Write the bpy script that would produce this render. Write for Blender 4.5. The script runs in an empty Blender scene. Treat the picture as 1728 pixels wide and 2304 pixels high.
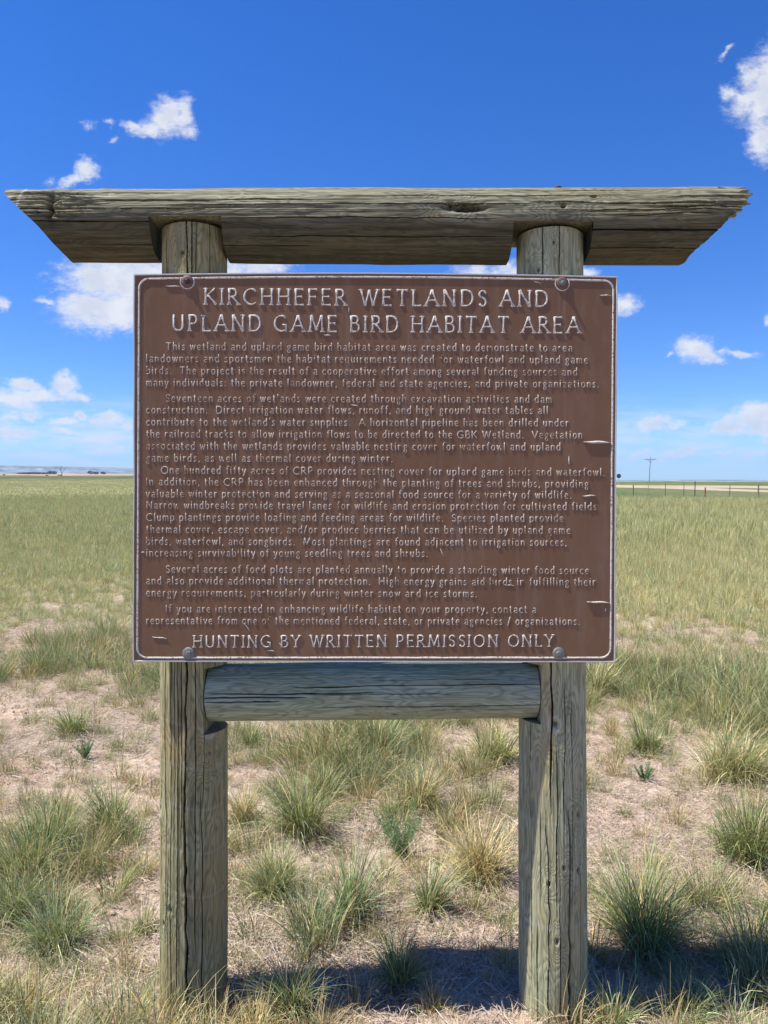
import bpy, math, random
import numpy as np

# ------------------------------------------------------------------ camera, sky, sun, exposure
S = bpy.context.scene
C = S.collection
F = 1664.0            # focal length in photo pixels (26 mm equivalent)
CX, CY = 864.0, 1070.0
H = 1.58              # eye height
R = math.radians
PI = math.pi

cam = bpy.data.cameras.new('camera')
cam.sensor_fit = 'VERTICAL'; cam.sensor_height = 36.0; cam.sensor_width = 27.0
cam.lens = 26.0
cam.clip_start = 0.05; cam.clip_end = 40000
co = bpy.data.objects.new('camera', cam); C.objects.link(co)
PITCH = math.atan(82.0/F)      # the phone looks slightly down; the stand leans back a little
co.location = (0, 0, H); co.rotation_euler = (PI/2-PITCH, 0, 0)
S.camera = co

SUN = np.array([-0.49, -0.022, 1.0]); SUN /= np.linalg.norm(SUN)
SUN_EL = math.asin(SUN[2]); SUN_ROT = math.atan2(SUN[0], SUN[1])

S.view_settings.view_transform = 'Standard'
S.view_settings.look = 'None'
S.view_settings.gamma = 1.0
S.view_settings.use_curve_mapping = False
S.view_settings.exposure = 0.95
try:
    S.cycles.use_denoising = True
    S.cycles.max_bounces = 6; S.cycles.diffuse_bounces = 3; S.cycles.transmission_bounces = 4
    S.cycles.transparent_max_bounces = 8; S.cycles.volume_bounces = 0
except Exception:
    pass

def ray(px, py):
    """world direction seen at a photo pixel"""
    a = (px-CX)/F; b = (1152.0-py)/F
    return a, math.cos(PITCH)+b*math.sin(PITCH), -math.sin(PITCH)+b*math.cos(PITCH)
def uv_of(px, py):
    a, b, c = ray(px, py); return a/b, c/b

class NT:
    """small node-tree writer"""
    def __init__(s, tree): s.t = tree; s.n = tree.nodes; s.l = tree.links
    def node(s, typ, **kw):
        n = s.n.new(typ)
        for k, v in kw.items(): setattr(n, k, v)
        return n
    def put(s, sock, v):
        if hasattr(v, 'is_output'): s.l.new(v, sock)
        else: sock.default_value = v
    def m(s, op, a, b=None, c=None, clamp=False):
        n = s.node('ShaderNodeMath', operation=op, use_clamp=clamp)
        s.put(n.inputs[0], a)
        if b is not None: s.put(n.inputs[1], b)
        if c is not None: s.put(n.inputs[2], c)
        return n.outputs[0]
    def vm(s, op, a, b=None):
        n = s.node('ShaderNodeVectorMath', operation=op)
        s.put(n.inputs[0], a)
        if b is not None: s.put(n.inputs[1], b)
        return n.outputs['Value'] if op in ('LENGTH', 'DOT_PRODUCT', 'DISTANCE') else n.outputs[0]
    def noise(s, vec, scale, detail=4, rough=0.55, dist=0.0, out='Fac', dims='3D'):
        n = s.node('ShaderNodeTexNoise', noise_dimensions=dims)
        if vec is not None: s.put(n.inputs['Vector'], vec)
        n.inputs['Scale'].default_value = scale
        n.inputs['Detail'].default_value = detail
        n.inputs['Roughness'].default_value = rough
        n.inputs['Distortion'].default_value = dist
        return n.outputs[out]
    def rng(s, v, a, b, c=0.0, d=1.0, smooth=True):
        n = s.node('ShaderNodeMapRange', interpolation_type='SMOOTHSTEP' if smooth else 'LINEAR')
        n.clamp = True if not smooth else n.clamp
        s.put(n.inputs['Value'], v)
        for k, x in zip(('From Min', 'From Max', 'To Min', 'To Max'), (a, b, c, d)): n.inputs[k].default_value = x
        return n.outputs['Result']
    def mix(s, f, a, b, blend='MIX'):
        n = s.node('ShaderNodeMix', data_type='RGBA', blend_type=blend)
        s.put(n.inputs[0], f)
        s.put(n.inputs[6], (*a, 1) if isinstance(a, tuple) and len(a) == 3 else a)
        s.put(n.inputs[7], (*b, 1) if isinstance(b, tuple) and len(b) == 3 else b)
        return n.outputs[2]
    def comb(s, x, y, z=0.0):
        n = s.node('ShaderNodeCombineXYZ')
        for i, v in enumerate((x, y, z)): s.put(n.inputs[i], v)
        return n.outputs[0]
    def sep(s, v):
        n = s.node('ShaderNodeSeparateXYZ'); s.put(n.inputs[0], v); return n.outputs
    def attr(s, name, out='Vector'):
        n = s.node('ShaderNodeAttribute'); n.attribute_name = name; return n.outputs[out]

# clouds: photo position of each puff (px, py, half width, half height, tilt degrees, weight)
CLOUDS = [
 # large puff upper left
 (375,262,42,44,0,1),(412,255,22,40,-10,1),(335,288,36,20,12,1),(300,282,26,10,-8,.85),(425,290,20,18,0,.8),
 (195,280,14,9,0,.5),(246,274,12,8,0,.5),(258,312,14,8,30,.5),
 (192,380,26,26,20,1),(165,405,32,14,20,.9),(118,405,12,8,0,.45),
 # top right
 (1722,205,50,92,-8,1.1),(1676,225,44,30,40,.95),(1716,318,34,42,0,1.05),(1640,205,20,16,20,.8),(1632,120,22,6,48,.6),(1690,170,30,30,40,.9),
 # bank behind the beam, left of sign
 (300,625,150,60,0,1.25),(215,620,62,45,20,1.15),(195,690,70,38,0,1.2),(290,695,140,45,5,1.25),(450,620,140,45,0,1.2),(590,600,70,22,0,1),
 (106,678,20,8,0,.75),(2,680,18,14,0,.9),
 (1080,612,60,20,0,1.0),(1180,606,70,22,0,1.15),(1310,612,30,16,0,.9),
 (1405,692,34,20,0,1),(1380,690,30,24,0,1),
 # right middle
 (1566,788,42,28,0,1.05),(1545,780,22,24,20,.95),(1590,805,32,18,-10,.95),(1622,790,22,7,20,.6),(1508,806,12,6,20,.6),(1668,796,32,8,-6,.8),(1726,716,12,14,0,.7),
 (1475,952,42,17,5,1.05),(1515,952,26,12,5,.8),(1700,935,70,24,14,1.15),(1640,962,62,16,4,1.05),(1716,958,70,30,0,1.15),
 (1545,1010,62,14,14,1),(1500,1026,30,8,16,.8),(1628,1018,28,7,10,.85),(1435,1024,38,10,10,.6),(1690,1030,38,9,6,.7),
 # left low banks
 (62,868,46,14,-12,1.03),(90,888,61,15,6,1.08),(142,868,30,28,10,1.08),(180,890,34,10,0,1.03),(25,900,63,23,-6,1.13),(70,932,36,12,0,0.98),(25,935,40,12,0,0.68),
 (150,950,38,10,0,0.98),(185,935,22,14,-20,1.03),(250,940,34,16,0,1.03),(295,948,30,14,10,1.03),(225,950,23,12,0,0.88),
 (152,975,40,10,-8,0.98),(40,970,51,14,-8,0.93),(200,1000,26,8,0,0.83),(275,1003,26,12,20,0.88),(10,975,30,16,0,0.98),
]

world = bpy.data.worlds.new('World'); S.world = world; world.use_nodes = True
world.node_tree.nodes.clear()
w = NT(world.node_tree)
sky = w.node('ShaderNodeTexSky', sky_type='NISHITA')
sky.sun_disc = False
sky.sun_elevation = SUN_EL; sky.sun_rotation = SUN_ROT
sky.altitude = 1300; sky.air_density = 1.0; sky.dust_density = 0.25; sky.ozone_density = 2.2
hs = w.node('ShaderNodeHueSaturation')
hs.inputs['Hue'].default_value = 0.507; hs.inputs['Saturation'].default_value = 1.22; hs.inputs['Value'].default_value = 1.0
w.l.new(sky.outputs[0], hs.inputs['Color'])
tc = w.node('ShaderNodeTexCoord').outputs['Generated']
x, y, z = w.sep(tc)
ys = w.m('MAXIMUM', y, 0.05)
u = w.m('DIVIDE', x, ys); v = w.m('DIVIDE', z, ys)
p = w.comb(u, v, 0.0)
n1 = w.noise(p, 9, 6, .6, out='Color')
warp = w.vm('MULTIPLY', w.vm('SUBTRACT', n1, (.5, .5, .5)), (.032, .026, 0))
n2 = w.noise(p, 42, 6, .62, out='Color')
warp2 = w.vm('MULTIPLY', w.vm('SUBTRACT', n2, (.5, .5, .5)), (.026, .024, 0))
pw = w.vm('ADD', w.vm('ADD', p, warp), warp2)
acc = None
for (px, py, hw, hh, tilt, wt) in CLOUDS:
    cu, cv = uv_of(px, py)
    d = w.vm('SUBTRACT', pw, (cu, cv, 0))
    if tilt:
        a = R(tilt); ru, rv = hw*1.34/F, hh*1.34/F
        ca, sa = math.cos(a), math.sin(a)
        q1 = w.vm('DOT_PRODUCT', d, (ca/ru, sa/ru, 0)); q2 = w.vm('DOT_PRODUCT', d, (-sa/rv, ca/rv, 0))
        L = w.m('SQRT', w.m('ADD', w.m('MULTIPLY', q1, q1), w.m('MULTIPLY', q2, q2)))
    else:
        L = w.vm('LENGTH', w.vm('MULTIPLY', d, (F/(hw*1.34), F/(hh*1.34), 0)))
    val = w.m('MULTIPLY_ADD', L, -wt, wt)
    acc = val if acc is None else w.m('SMOOTH_MAX', acc, val, 0.18)
# thin veil near the horizon and scattered clouds over the rest of the dome
st = w.noise(w.vm('MULTIPLY', p, (7, 42, 1)), 1.6, 7, .62)
band = w.m('MULTIPLY', w.rng(v, 0.006, 0.02), w.rng(v, 0.05, 0.12, 1, 0))
veil = w.m('MULTIPLY', w.rng(st, .38, .64), band)
leftside = w.rng(u, -0.15, .30, 1.0, .62)
veil = w.m('MULTIPLY', veil, leftside)
dome = w.noise(w.vm('DIVIDE', tc, w.comb(w.m('ADD', w.m('ABSOLUTE', z), .12), w.m('ADD', w.m('ABSOLUTE', z), .12), w.m('ADD', w.m('ABSOLUTE', z), .12))), 1.4, 7, .58)
rest = w.m('MULTIPLY', w.rng(dome, .58, .70), w.rng(y, -0.1, .25, 1, 0))
rest = w.m('MULTIPLY', rest, w.rng(z, 0.0, .08))
fbm = w.noise(w.vm('MULTIPLY', p, (1, 1.7, 1)), 62, 9, .70)
low = w.rng(v, .03, .25, 1.0, 0.0)
fb2 = w.noise(w.vm('MULTIPLY', p, (1, 2.2, 1)), 28, 6, .6)
edge = w.m('ADD', acc, w.m('MULTIPLY', w.m('SUBTRACT', fbm, .5), 1.30))
edge = w.m('ADD', edge, w.m('MULTIPLY', w.m('MULTIPLY', w.m('SUBTRACT', fb2, .48), low), 1.3))
alpha = w.rng(edge, -.06, .88)
alpha = w.m('MULTIPLY', alpha, w.rng(y, .1, .3))
alpha = w.m('MULTIPLY', alpha, .97)
alpha = w.m('MAXIMUM', alpha, w.m('MULTIPLY', veil, .78))
alpha = w.m('MAXIMUM', alpha, w.m('MULTIPLY', rest, .8))
shade = w.noise(w.vm('ADD', p, (.006, .012, 0)), 22, 5, .55)
core = w.rng(acc, .35, 1.0)
lum = w.m('SUBTRACT', 1.0, w.m('MULTIPLY', w.m('MULTIPLY', core, w.rng(shade, .36, .60)), .48))
cc = w.mix(lum, (3.3, 3.75, 4.8), (5.5, 5.6, 5.9))
tint = w.mix(w.rng(z, 0.0, .55), (.57, .76, 1.08), (.38, .79, 1.20))
skyb = w.mix(1.0, hs.outputs[0], tint, 'MULTIPLY')
skyc = w.mix(alpha, skyb, cc)
bg = w.node('ShaderNodeBackground'); bg.inputs['Strength'].default_value = 0.081
w.l.new(skyc, bg.inputs['Color'])
wo = w.node('ShaderNodeOutputWorld'); w.l.new(bg.outputs[0], wo.inputs[0])

sl = bpy.data.lights.new('sun', 'SUN'); sl.energy = 5.0; sl.angle = R(0.5); sl.color = (1, .96, .90)
so = bpy.data.objects.new('sun', sl); C.objects.link(so)
from mathutils import Vector
so.rotation_euler = Vector(-SUN).to_track_quat('-Z', 'Y').to_euler(); so.location = (-4, -2, 10)

# ------------------------------------------------------------------ helpers
rs = np.random.RandomState(7)

def hash2(ix, iy, seed):
    h = (ix.astype(np.int64)*374761393 + iy.astype(np.int64)*668265263 + seed*974711) & 0x7fffffff
    h = ((h ^ (h >> 13))*1274126177) & 0x7fffffff
    h = h ^ (h >> 16)
    return (h & 0xffff)/65535.0

def vnoise(x, y, seed=0):
    x = np.asarray(x, float); y = np.asarray(y, float)
    ix = np.floor(x); iy = np.floor(y); fx = x-ix; fy = y-iy
    fx = fx*fx*(3-2*fx); fy = fy*fy*(3-2*fy)
    a = hash2(ix, iy, seed); b = hash2(ix+1, iy, seed); c = hash2(ix, iy+1, seed); d = hash2(ix+1, iy+1, seed)
    return (a*(1-fx)+b*fx)*(1-fy)+(c*(1-fx)+d*fx)*fy - .5

def fbm2(x, y, seed=0, oct=4, g=.5):
    s = 0; a = 1
    for i in range(oct):
        s = s + a*vnoise(x*2**i+i*17.3, y*2**i+i*9.1, seed+i); a *= g
    return s

def sstep(x, a, b):
    t = np.clip((x-a)/(b-a), 0, 1); return t*t*(3-2*t)

def mesh_np(name, V, faces, mat=None, parent=None, smooth=False, link=True):
    me = bpy.data.meshes.new(name)
    V = np.asarray(V, np.float32)
    if isinstance(faces, np.ndarray):
        groups = [faces]
    else:
        groups = [np.asarray(f) for f in faces]
    groups = [g for g in groups if len(g)]
    nl = sum(g.size for g in groups); nf = sum(len(g) for g in groups)
    me.vertices.add(len(V)); me.vertices.foreach_set('co', V.ravel())
    me.loops.add(nl); me.loops.foreach_set('vertex_index', np.concatenate([g.ravel() for g in groups]).astype(np.int32))
    me.polygons.add(nf)
    tot = np.concatenate([np.full(len(g), g.shape[1]) for g in groups])
    st_ = np.concatenate([[0], np.cumsum(tot)[:-1]])
    me.polygons.foreach_set('loop_start', st_.astype(np.int32))
    if smooth: me.polygons.foreach_set('use_smooth', np.ones(nf, bool))
    me.update(calc_edges=True); me.validate()
    if mat: me.materials.append(mat)
    o = bpy.data.objects.new(name, me)
    if link: C.objects.link(o)
    if parent: o.parent = parent
    return o

def add_attr(o, name, data, typ='FLOAT'):
    a = o.data.attributes.new(name, typ, 'POINT')
    key = {'FLOAT': 'value', 'FLOAT_VECTOR': 'vector', 'FLOAT_COLOR': 'color', 'INT': 'value'}[typ]
    a.data.foreach_set(key, np.ascontiguousarray(data, np.float32 if typ != 'INT' else np.int32).ravel())

class MB:
    """collects small solids, builds one mesh"""
    def __init__(s): s.V = []; s.Fc = []
    def add(s, vs, fs):
        b = len(s.V); s.V += [tuple(v) for v in vs]; s.Fc += [tuple(i+b for i in f) for f in fs]; return s
    def box(s, a, b):
        (x0, y0, z0), (x1, y1, z1) = a, b
        return s.add([(x0,y0,z0),(x1,y0,z0),(x1,y1,z0),(x0,y1,z0),(x0,y0,z1),(x1,y0,z1),(x1,y1,z1),(x0,y1,z1)],
                     [(0,3,2,1),(4,5,6,7),(0,1,5,4),(1,2,6,5),(2,3,7,6),(3,0,4,7)])
    def tube(s, pts, rad, n=8):
        pts = [np.array(p_, float) for p_ in pts]
        rad = [rad]*len(pts) if np.isscalar(rad) else rad
        b = len(s.V); up = np.array([.13, .21, .97])
        for i, p_ in enumerate(pts):
            d = pts[min(i+1, len(pts)-1)]-pts[max(i-1, 0)]; d /= (np.linalg.norm(d)+1e-9)
            a = np.cross(d, up)
            if np.linalg.norm(a) < .2: a = np.cross(d, np.array([1, .1, 0]))
            a /= np.linalg.norm(a); c = np.cross(d, a)
            for k in range(n):
                t = 2*PI*k/n; s.V.append(tuple(p_+rad[i]*(math.cos(t)*a+math.sin(t)*c)))
        for i in range(len(pts)-1):
            for k in range(n):
                k2 = (k+1) % n; s.Fc.append((b+i*n+k, b+i*n+k2, b+(i+1)*n+k2, b+(i+1)*n+k))
        s.Fc.append(tuple(b+k for k in range(n))[::-1]); e = b+(len(pts)-1)*n
        s.Fc.append(tuple(e+k for k in range(n)))
        return s
    def lathe(s, c, axis, prof, n=24):
        """prof: (distance along axis, radius)"""
        ax = np.array(axis, float); ax /= np.linalg.norm(ax)
        a = np.cross(ax, [.3, .5, .81]); a /= np.linalg.norm(a); d = np.cross(ax, a); b = len(s.V)
        for (h, r_) in prof:
            for k in range(n):
                t = 2*PI*k/n; s.V.append(tuple(np.array(c)+ax*h+r_*(math.cos(t)*a+math.sin(t)*d)))
        for i in range(len(prof)-1):
            for k in range(n):
                k2 = (k+1) % n; s.Fc.append((b+i*n+k, b+i*n+k2, b+(i+1)*n+k2, b+(i+1)*n+k))
        s.Fc.append(tuple(b+k for k in range(n))[::-1]); e = b+(len(prof)-1)*n
        s.Fc.append(tuple(e+k for k in range(n)))
        return s
    def build(s, name, mat, parent=None, smooth=False):
        me = bpy.data.meshes.new(name); me.from_pydata(s.V, [], s.Fc); me.update()
        if smooth:
            for f in me.polygons: f.use_smooth = len(f.vertices) <= 4
        me.materials.append(mat)
        o = bpy.data.objects.new(name, me); C.objects.link(o)
        if parent: o.parent = parent
        return o

def tag(o, label=None, cat=None, group=None, kind=None):
    for k, v_ in (('label', label), ('category', cat), ('group', group), ('kind', kind)):
        if v_: o[k] = v_
    return o
def empty(name, loc, label=None, cat=None, group=None):
    o = bpy.data.objects.new(name, None); C.objects.link(o); o.location = loc
    o.empty_display_size = .2
    return tag(o, label, cat, group)

def mat_new(name):
    m_ = bpy.data.materials.new(name); m_.use_nodes = True; m_.node_tree.nodes.clear()
    nt = NT(m_.node_tree)
    b = nt.node('ShaderNodeBsdfPrincipled'); o = nt.node('ShaderNodeOutputMaterial')
    nt.l.new(b.outputs[0], o.inputs[0])
    return m_, nt, b

def simple(name, col, rough=.7, metal=0.0, var=.12, scale=30, bump=.0):
    m_, nt, b = mat_new(name)
    g = nt.node('ShaderNodeTexCoord').outputs['Object']
    n = nt.noise(g, scale, 4)
    c = nt.mix(n, tuple(c_*(1-var*1.6) for c_ in col), tuple(min(1, c_*(1+var*1.6)) for c_ in col))
    nt.l.new(c, b.inputs['Base Color'])
    b.inputs['Roughness'].default_value = rough; b.inputs['Metallic'].default_value = metal
    if bump:
        bp = nt.node('ShaderNodeBump'); bp.inputs['Strength'].default_value = bump; bp.inputs['Distance'].default_value = .002
        nt.l.new(n, bp.inputs['Height']); nt.l.new(bp.outputs[0], b.inputs['Normal'])
    return m_

# ------------------------------------------------------------------ terrain
def terrain(x, y):
    r = np.hypot(x, y)
    az = np.degrees(np.arctan2(x, np.maximum(y, 1e-6) if np.isscalar(y) else y))
    az = np.clip(az, -60, 60)
    f = sstep(az, -12, 18)          # 0 left, 1 right
    zl = .0024*np.maximum(r-330, 0)
    zr = -.0072*np.maximum(r-150, 0) - .25*sstep(r, 30, 70)
    z = zl*(1-f)+zr*f
    near = 1-sstep(r, 25, 60)
    z = z + near*(.055*fbm2(x*.7, y*.7, 3, 3) + .022*fbm2(x*5, y*5, 5, 4, .6))
    z = z + near*(1-sstep(r, 6, 10))*.010*fbm2(x*26, y*26, 8, 3, .6)
    z = z + (1-near)*.25*fbm2(x*.03, y*.03, 12, 3)*np.clip(r/60, 0, 4)*(1-.0*f)
    return z

def cover(x, y):
    """how much of the ground the grass hides, 0 bare .. 1 dense"""
    r = np.hypot(x, y)
    n = fbm2(x*.75+3, y*.62, 21, 4, .55)*(1-.45*sstep(r, 6, 10))+.25*fbm2(x*3, y*2.4, 27, 3)*sstep(r, 4, 8)*1.8
    base = .04+.04*sstep(r, 3.2, 6)+.34*sstep(r, 6.5, 11.5)
    c = .42+base+1.0*n
    for (bx, by, ax, ay, k) in ((-1.75, 4.3, .9, .8, 1.0), (-1.0, 3.4, .5, .35, .7), (-.75, 2.55, .30, .25, .8), (-.9, 2.25, .4, .2, .7), (.15, 2.75, .33, .22, .9), (.42, 2.55, .3, .2, .5),
                                (-.55, 4.6, .35, .35, .8), (.45, 4.4, .3, .4, .6), (1.5, 4.0, .65, .55, .9), (1.3, 3.2, .45, .30, .6), (2.2, 6.5, .9, .8, .25), (-2.3, 6.6, 1.0, .8, .25), (-.9, 6.0, .5, .6, .4), (.3, 2.2, .5, .2, .5)):
        c = c-k*np.exp(-((x-bx)/ax)**2-((y-by)/ay)**2)
    return np.clip(c, 0, 1)

# far field colours by distance and direction
def field_colour(x, y):
    r = np.hypot(x, y); az = np.degrees(np.arctan2(x, y))
    f = sstep(az, -8, 10)
    def ramp(stops):
        rr = np.array([s_[0] for s_ in stops], float); cc_ = np.array([s_[1] for s_ in stops])
        return np.stack([np.interp(np.log(r), np.log(rr), cc_[:, i]) for i in range(3)], -1)
    gr = (.098, .108, .042); grd = (.08, .10, .035); pink = (.33, .21, .145); tan = (.28, .22, .14); wheat = (.060, .098, .018); straw = (.20, .19, .09)
    left = ramp([(1, gr), (60, gr), (180, (.125, .120, .055)), (260, (.125, .115, .052)), (330, (.055, .075, .022)), (620, (.055, .075, .022)), (700, (.10, .11, .04)), (900, (.10, .10, .04)), (1050, pink), (2800, pink), (3600, (.25, .24, .16)), (12500, (.2, .2, .15))])
    right = ramp([(1, gr), (45, straw), (56, straw), (59, (.055, .088, .025)), (128, (.06, .095, .025)), (133, wheat), (900, (.065, .105, .02)), (1000, pink), (3000, pink), (5000, tan), (12500, (.25, .24, .2))])
    return left*(1-f[..., None])+right*f[..., None]

def build_ground():
    rr = [.35]
    while rr[-1] < 12600: rr.append(rr[-1]*(1.013 if rr[-1] < 8 else 1.022))
    rr = np.array(rr)
    fa = np.arange(-38, 38.01, .3); ba = np.linspace(38, 322, 42)[1:-1]
    aa = np.radians(np.concatenate([fa, ba])); na = len(aa)
    A, Rr = np.meshgrid(aa, rr)
    X = Rr*np.sin(A); Y = Rr*np.cos(A); Z = terrain(X, Y)
    V = np.stack([X, Y, Z], -1).reshape(-1, 3)
    nr = len(rr); i = np.arange(nr-1)[:, None]; j = np.arange(na)[None]; j2 = (j+1) % na
    Q = np.stack([(i*na+j2)+0*j, i*na+j, (i+1)*na+j, (i+1)*na+j2], -1).reshape(-1, 4)[:, ::-1]
    V = np.vstack([V, [[0, 0, float(terrain(np.array([0.]), np.array([.01]))[0])]]]); c = len(V)-1
    T = np.stack([np.full(na, c), j2.ravel(), j.ravel()], -1)
    m_, nt, b = mat_new('prairie ground')
    g = nt.node('ShaderNodeNewGeometry').outputs['Position']
    n1 = nt.noise(g, 2.2, 5, .6); n2 = nt.noise(g, 14, 6, .65); n3 = nt.noise(g, 90, 5, .7)
    soil = nt.mix(nt.rng(n2, .3, .72), (.26, .178, .128), (.62, .49, .385))
    soil = nt.mix(nt.m('MULTIPLY', nt.rng(n1, .54, .68), .38), soil, (.42, .235, .155))
    soil = nt.mix(nt.rng(n3, .45, .75), soil, nt.mix(.5, soil, (.60, .50, .37)))
    x_, y_, z_ = nt.sep(g)
    dist = nt.m('SQRT', nt.m('ADD', nt.m('MULTIPLY', x_, x_), nt.m('MULTIPLY', y_, y_)))
    cov = nt.attr('cover', 'Fac'); fc = nt.attr('field', 'Color')
    far1 = nt.noise(nt.vm('MULTIPLY', g, (1.0, .35, 1)), .9, 6, .7)
    far2 = nt.noise(nt.vm('MULTIPLY', g, (.06, .02, 1)), 1.0, 5, .6)
    ff = nt.mix(nt.rng(far1, .32, .7), nt.mix(.35, fc, (.05, .06, .02)), nt.mix(.25, fc, (.24, .23, .11)))
    amp = nt.rng(dist, 40, 900, .9, .0)
    fld = nt.mix(amp, fc, ff)
    fld = nt.mix(nt.m('MULTIPLY', nt.rng(far2, .4, .65), .22), fld, nt.mix(.5, fld, (.32, .27, .14)))
    k = nt.m('MULTIPLY', cov, nt.rng(dist, 5, 24, .25, 1))
    col = nt.mix(k, soil, fld)
    nt.l.new(col, b.inputs['Base Color']); b.inputs['Roughness'].default_value = .95
    b.inputs['Specular IOR Level'].default_value = .15
    bp = nt.node('ShaderNodeBump'); bp.inputs['Distance'].default_value = .022
    nt.l.new(nt.rng(dist, 6, 30, 1.0, .0), bp.inputs['Strength'])
    nt.l.new(nt.m('ADD', nt.noise(g, 40, 6, .7), nt.m('MULTIPLY', n3, .4)), bp.inputs['Height']); nt.l.new(bp.outputs[0], b.inputs['Normal'])
    o = mesh_np('ground', V, [Q, T], m_, smooth=True)
    add_attr(o, 'cover', np.maximum(cover(V[:, 0], V[:, 1]), sstep(np.hypot(V[:, 0], V[:, 1]), 18, 50)))
    add_attr(o, 'field', np.concatenate([field_colour(V[:, 0], V[:, 1]), np.ones((len(V), 1))], -1), 'FLOAT_COLOR')
    tag(o, 'prairie ground of pinkish dry soil running out to the fields', kind='structure')
build_ground()

def strip(name, label, path, width, mat, lift=.05):
    """a road following the terrain along a path of (x, y)"""
    pts = np.array(path, float); V = []; n = 160
    t = np.linspace(0, len(pts)-1, n)
    X = np.interp(t, range(len(pts)), pts[:, 0]); Y = np.interp(t, range(len(pts)), pts[:, 1])
    d = np.stack([np.gradient(X), np.gradient(Y)], -1); d /= np.linalg.norm(d, axis=1)[:, None]
    nx, ny = -d[:, 1], d[:, 0]
    offs = [-.5*width-1.2, -.5*width, -.2*width, .2*width, .5*width, .5*width+1.2]; zz = [-.25, lift, lift+.06, lift+.06, lift, -.25]
    for o_, z_ in zip(offs, zz):
        xx = X+nx*o_; yy = Y+ny*o_
        V.append(np.stack([xx, yy, terrain(X, Y)+z_], -1))
    V = np.stack(V, 1); k = len(offs)
    i = np.arange(n-1)[:, None]; j = np.arange(k-1)[None]
    Q = np.stack([i*k+j, i*k+j+1, (i+1)*k+j+1, (i+1)*k+j], -1).reshape(-1, 4)
    o = mesh_np(name, V.reshape(-1, 3), Q, mat)
    return tag(o, label, kind='structure')
gravel = simple('pale gravel', (.30, .245, .18), .95, var=.12, scale=.4)
dirt = simple('packed dirt', (.31, .235, .165), .95, var=.15, scale=.3)
def on_ray(px, r): a = math.atan2(px-CX, F); return (r*math.sin(a), r*math.cos(a))
strip('gravel_road', 'pale gravel road crossing behind the wire fence', [on_ray(600, 190), on_ray(1400, 126), on_ray(1730, 119), on_ray(2600, 118)], 9, gravel, .25)
strip('dirt_track', 'narrow dirt track between fence and gravel road', [on_ray(600, 150), on_ray(1400, 108), on_ray(1730, 93), on_ray(2600, 86)], 4.5, dirt, .12)

# ------------------------------------------------------------------ bluffs on the horizon
def build_hills():
    az = np.radians(np.arange(-180, 180, .12)); na = len(az); D = np.degrees(az)
    top_px = np.interp(D, [-180, -60, -27, -22, -17, -10, 5, 17, 20, 24, 27, 40, 180], [14, 16, 18.5, 16, 12, 9, 6, 3.4, 3.0, 4.8, 3.6, 8, 14])
    prof = [(8600, 0), (9000, .12), (9300, .30), (9500, .62), (9650, .93), (10200, 1.0), (11500, .9)]
    V = []
    for k, (r, h) in enumerate(prof):
        x_ = r*np.sin(az); y_ = r*np.cos(az)
        base = terrain(x_, y_)
        nz = fbm2(D*1.4+50, D*0+k*.35, 31, 5, .55)
        zz = base-3 + h*(top_px/F*9500)*(1+.015*fbm2(D*.9, D*0+2, 40, 3)+.45*nz*(0 < h < .9))
        rr_ = r+nz*260
        V.append(np.stack([rr_*np.sin(az), rr_*np.cos(az), zz], -1))
    V = np.stack(V, 0); nk = len(prof)
    i = np.arange(nk-1)[:, None]; j = np.arange(na)[None]; j2 = (j+1) % na
    Q = np.stack([i*na+j, i*na+j2, (i+1)*na+j2, (i+1)*na+j], -1).reshape(-1, 4)[:, ::-1]
    m_, nt, b = mat_new('bluff slopes')
    g = nt.node('ShaderNodeNewGeometry').outputs['Position']
    n = nt.noise(nt.vm('MULTIPLY', g, (.004, .004, .03)), 1.0, 6, .65)
    c = nt.mix(nt.rng(n, .38, .62), (.06, .08, .06), (.20, .20, .16))
    c = nt.mix(nt.rng(nt.noise(nt.vm('MULTIPLY', g, (.0016, .0016, .012)), 1.0, 5, .6), .60, .68), c, (.34, .32, .27))
    nt.l.new(c, b.inputs['Base Color']); b.inputs['Roughness'].default_value = 1
    o = mesh_np('hills', V.reshape(-1, 3), Q, m_)
    tag(o, 'low blue bluffs along the horizon', kind='structure')
build_hills()

hz, hn, hb = mat_new('haze air')
hz.node_tree.nodes.remove(hb)
pv = hn.node('ShaderNodeVolumePrincipled'); pv.inputs['Color'].default_value = (.36, .62, 1, 1)
pv.inputs['Density'].default_value = 5.5e-5; pv.inputs['Anisotropy'].default_value = 0.0
hn.l.new(pv.outputs[0], [n for n in hz.node_tree.nodes if n.type == 'OUTPUT_MATERIAL'][0].inputs['Volume'])
hzm = MB(); hzm.box((-13000, -13000, -100), (13000, 13000, 320))
tag(hzm.build('haze', hz), kind='stuff')

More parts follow.
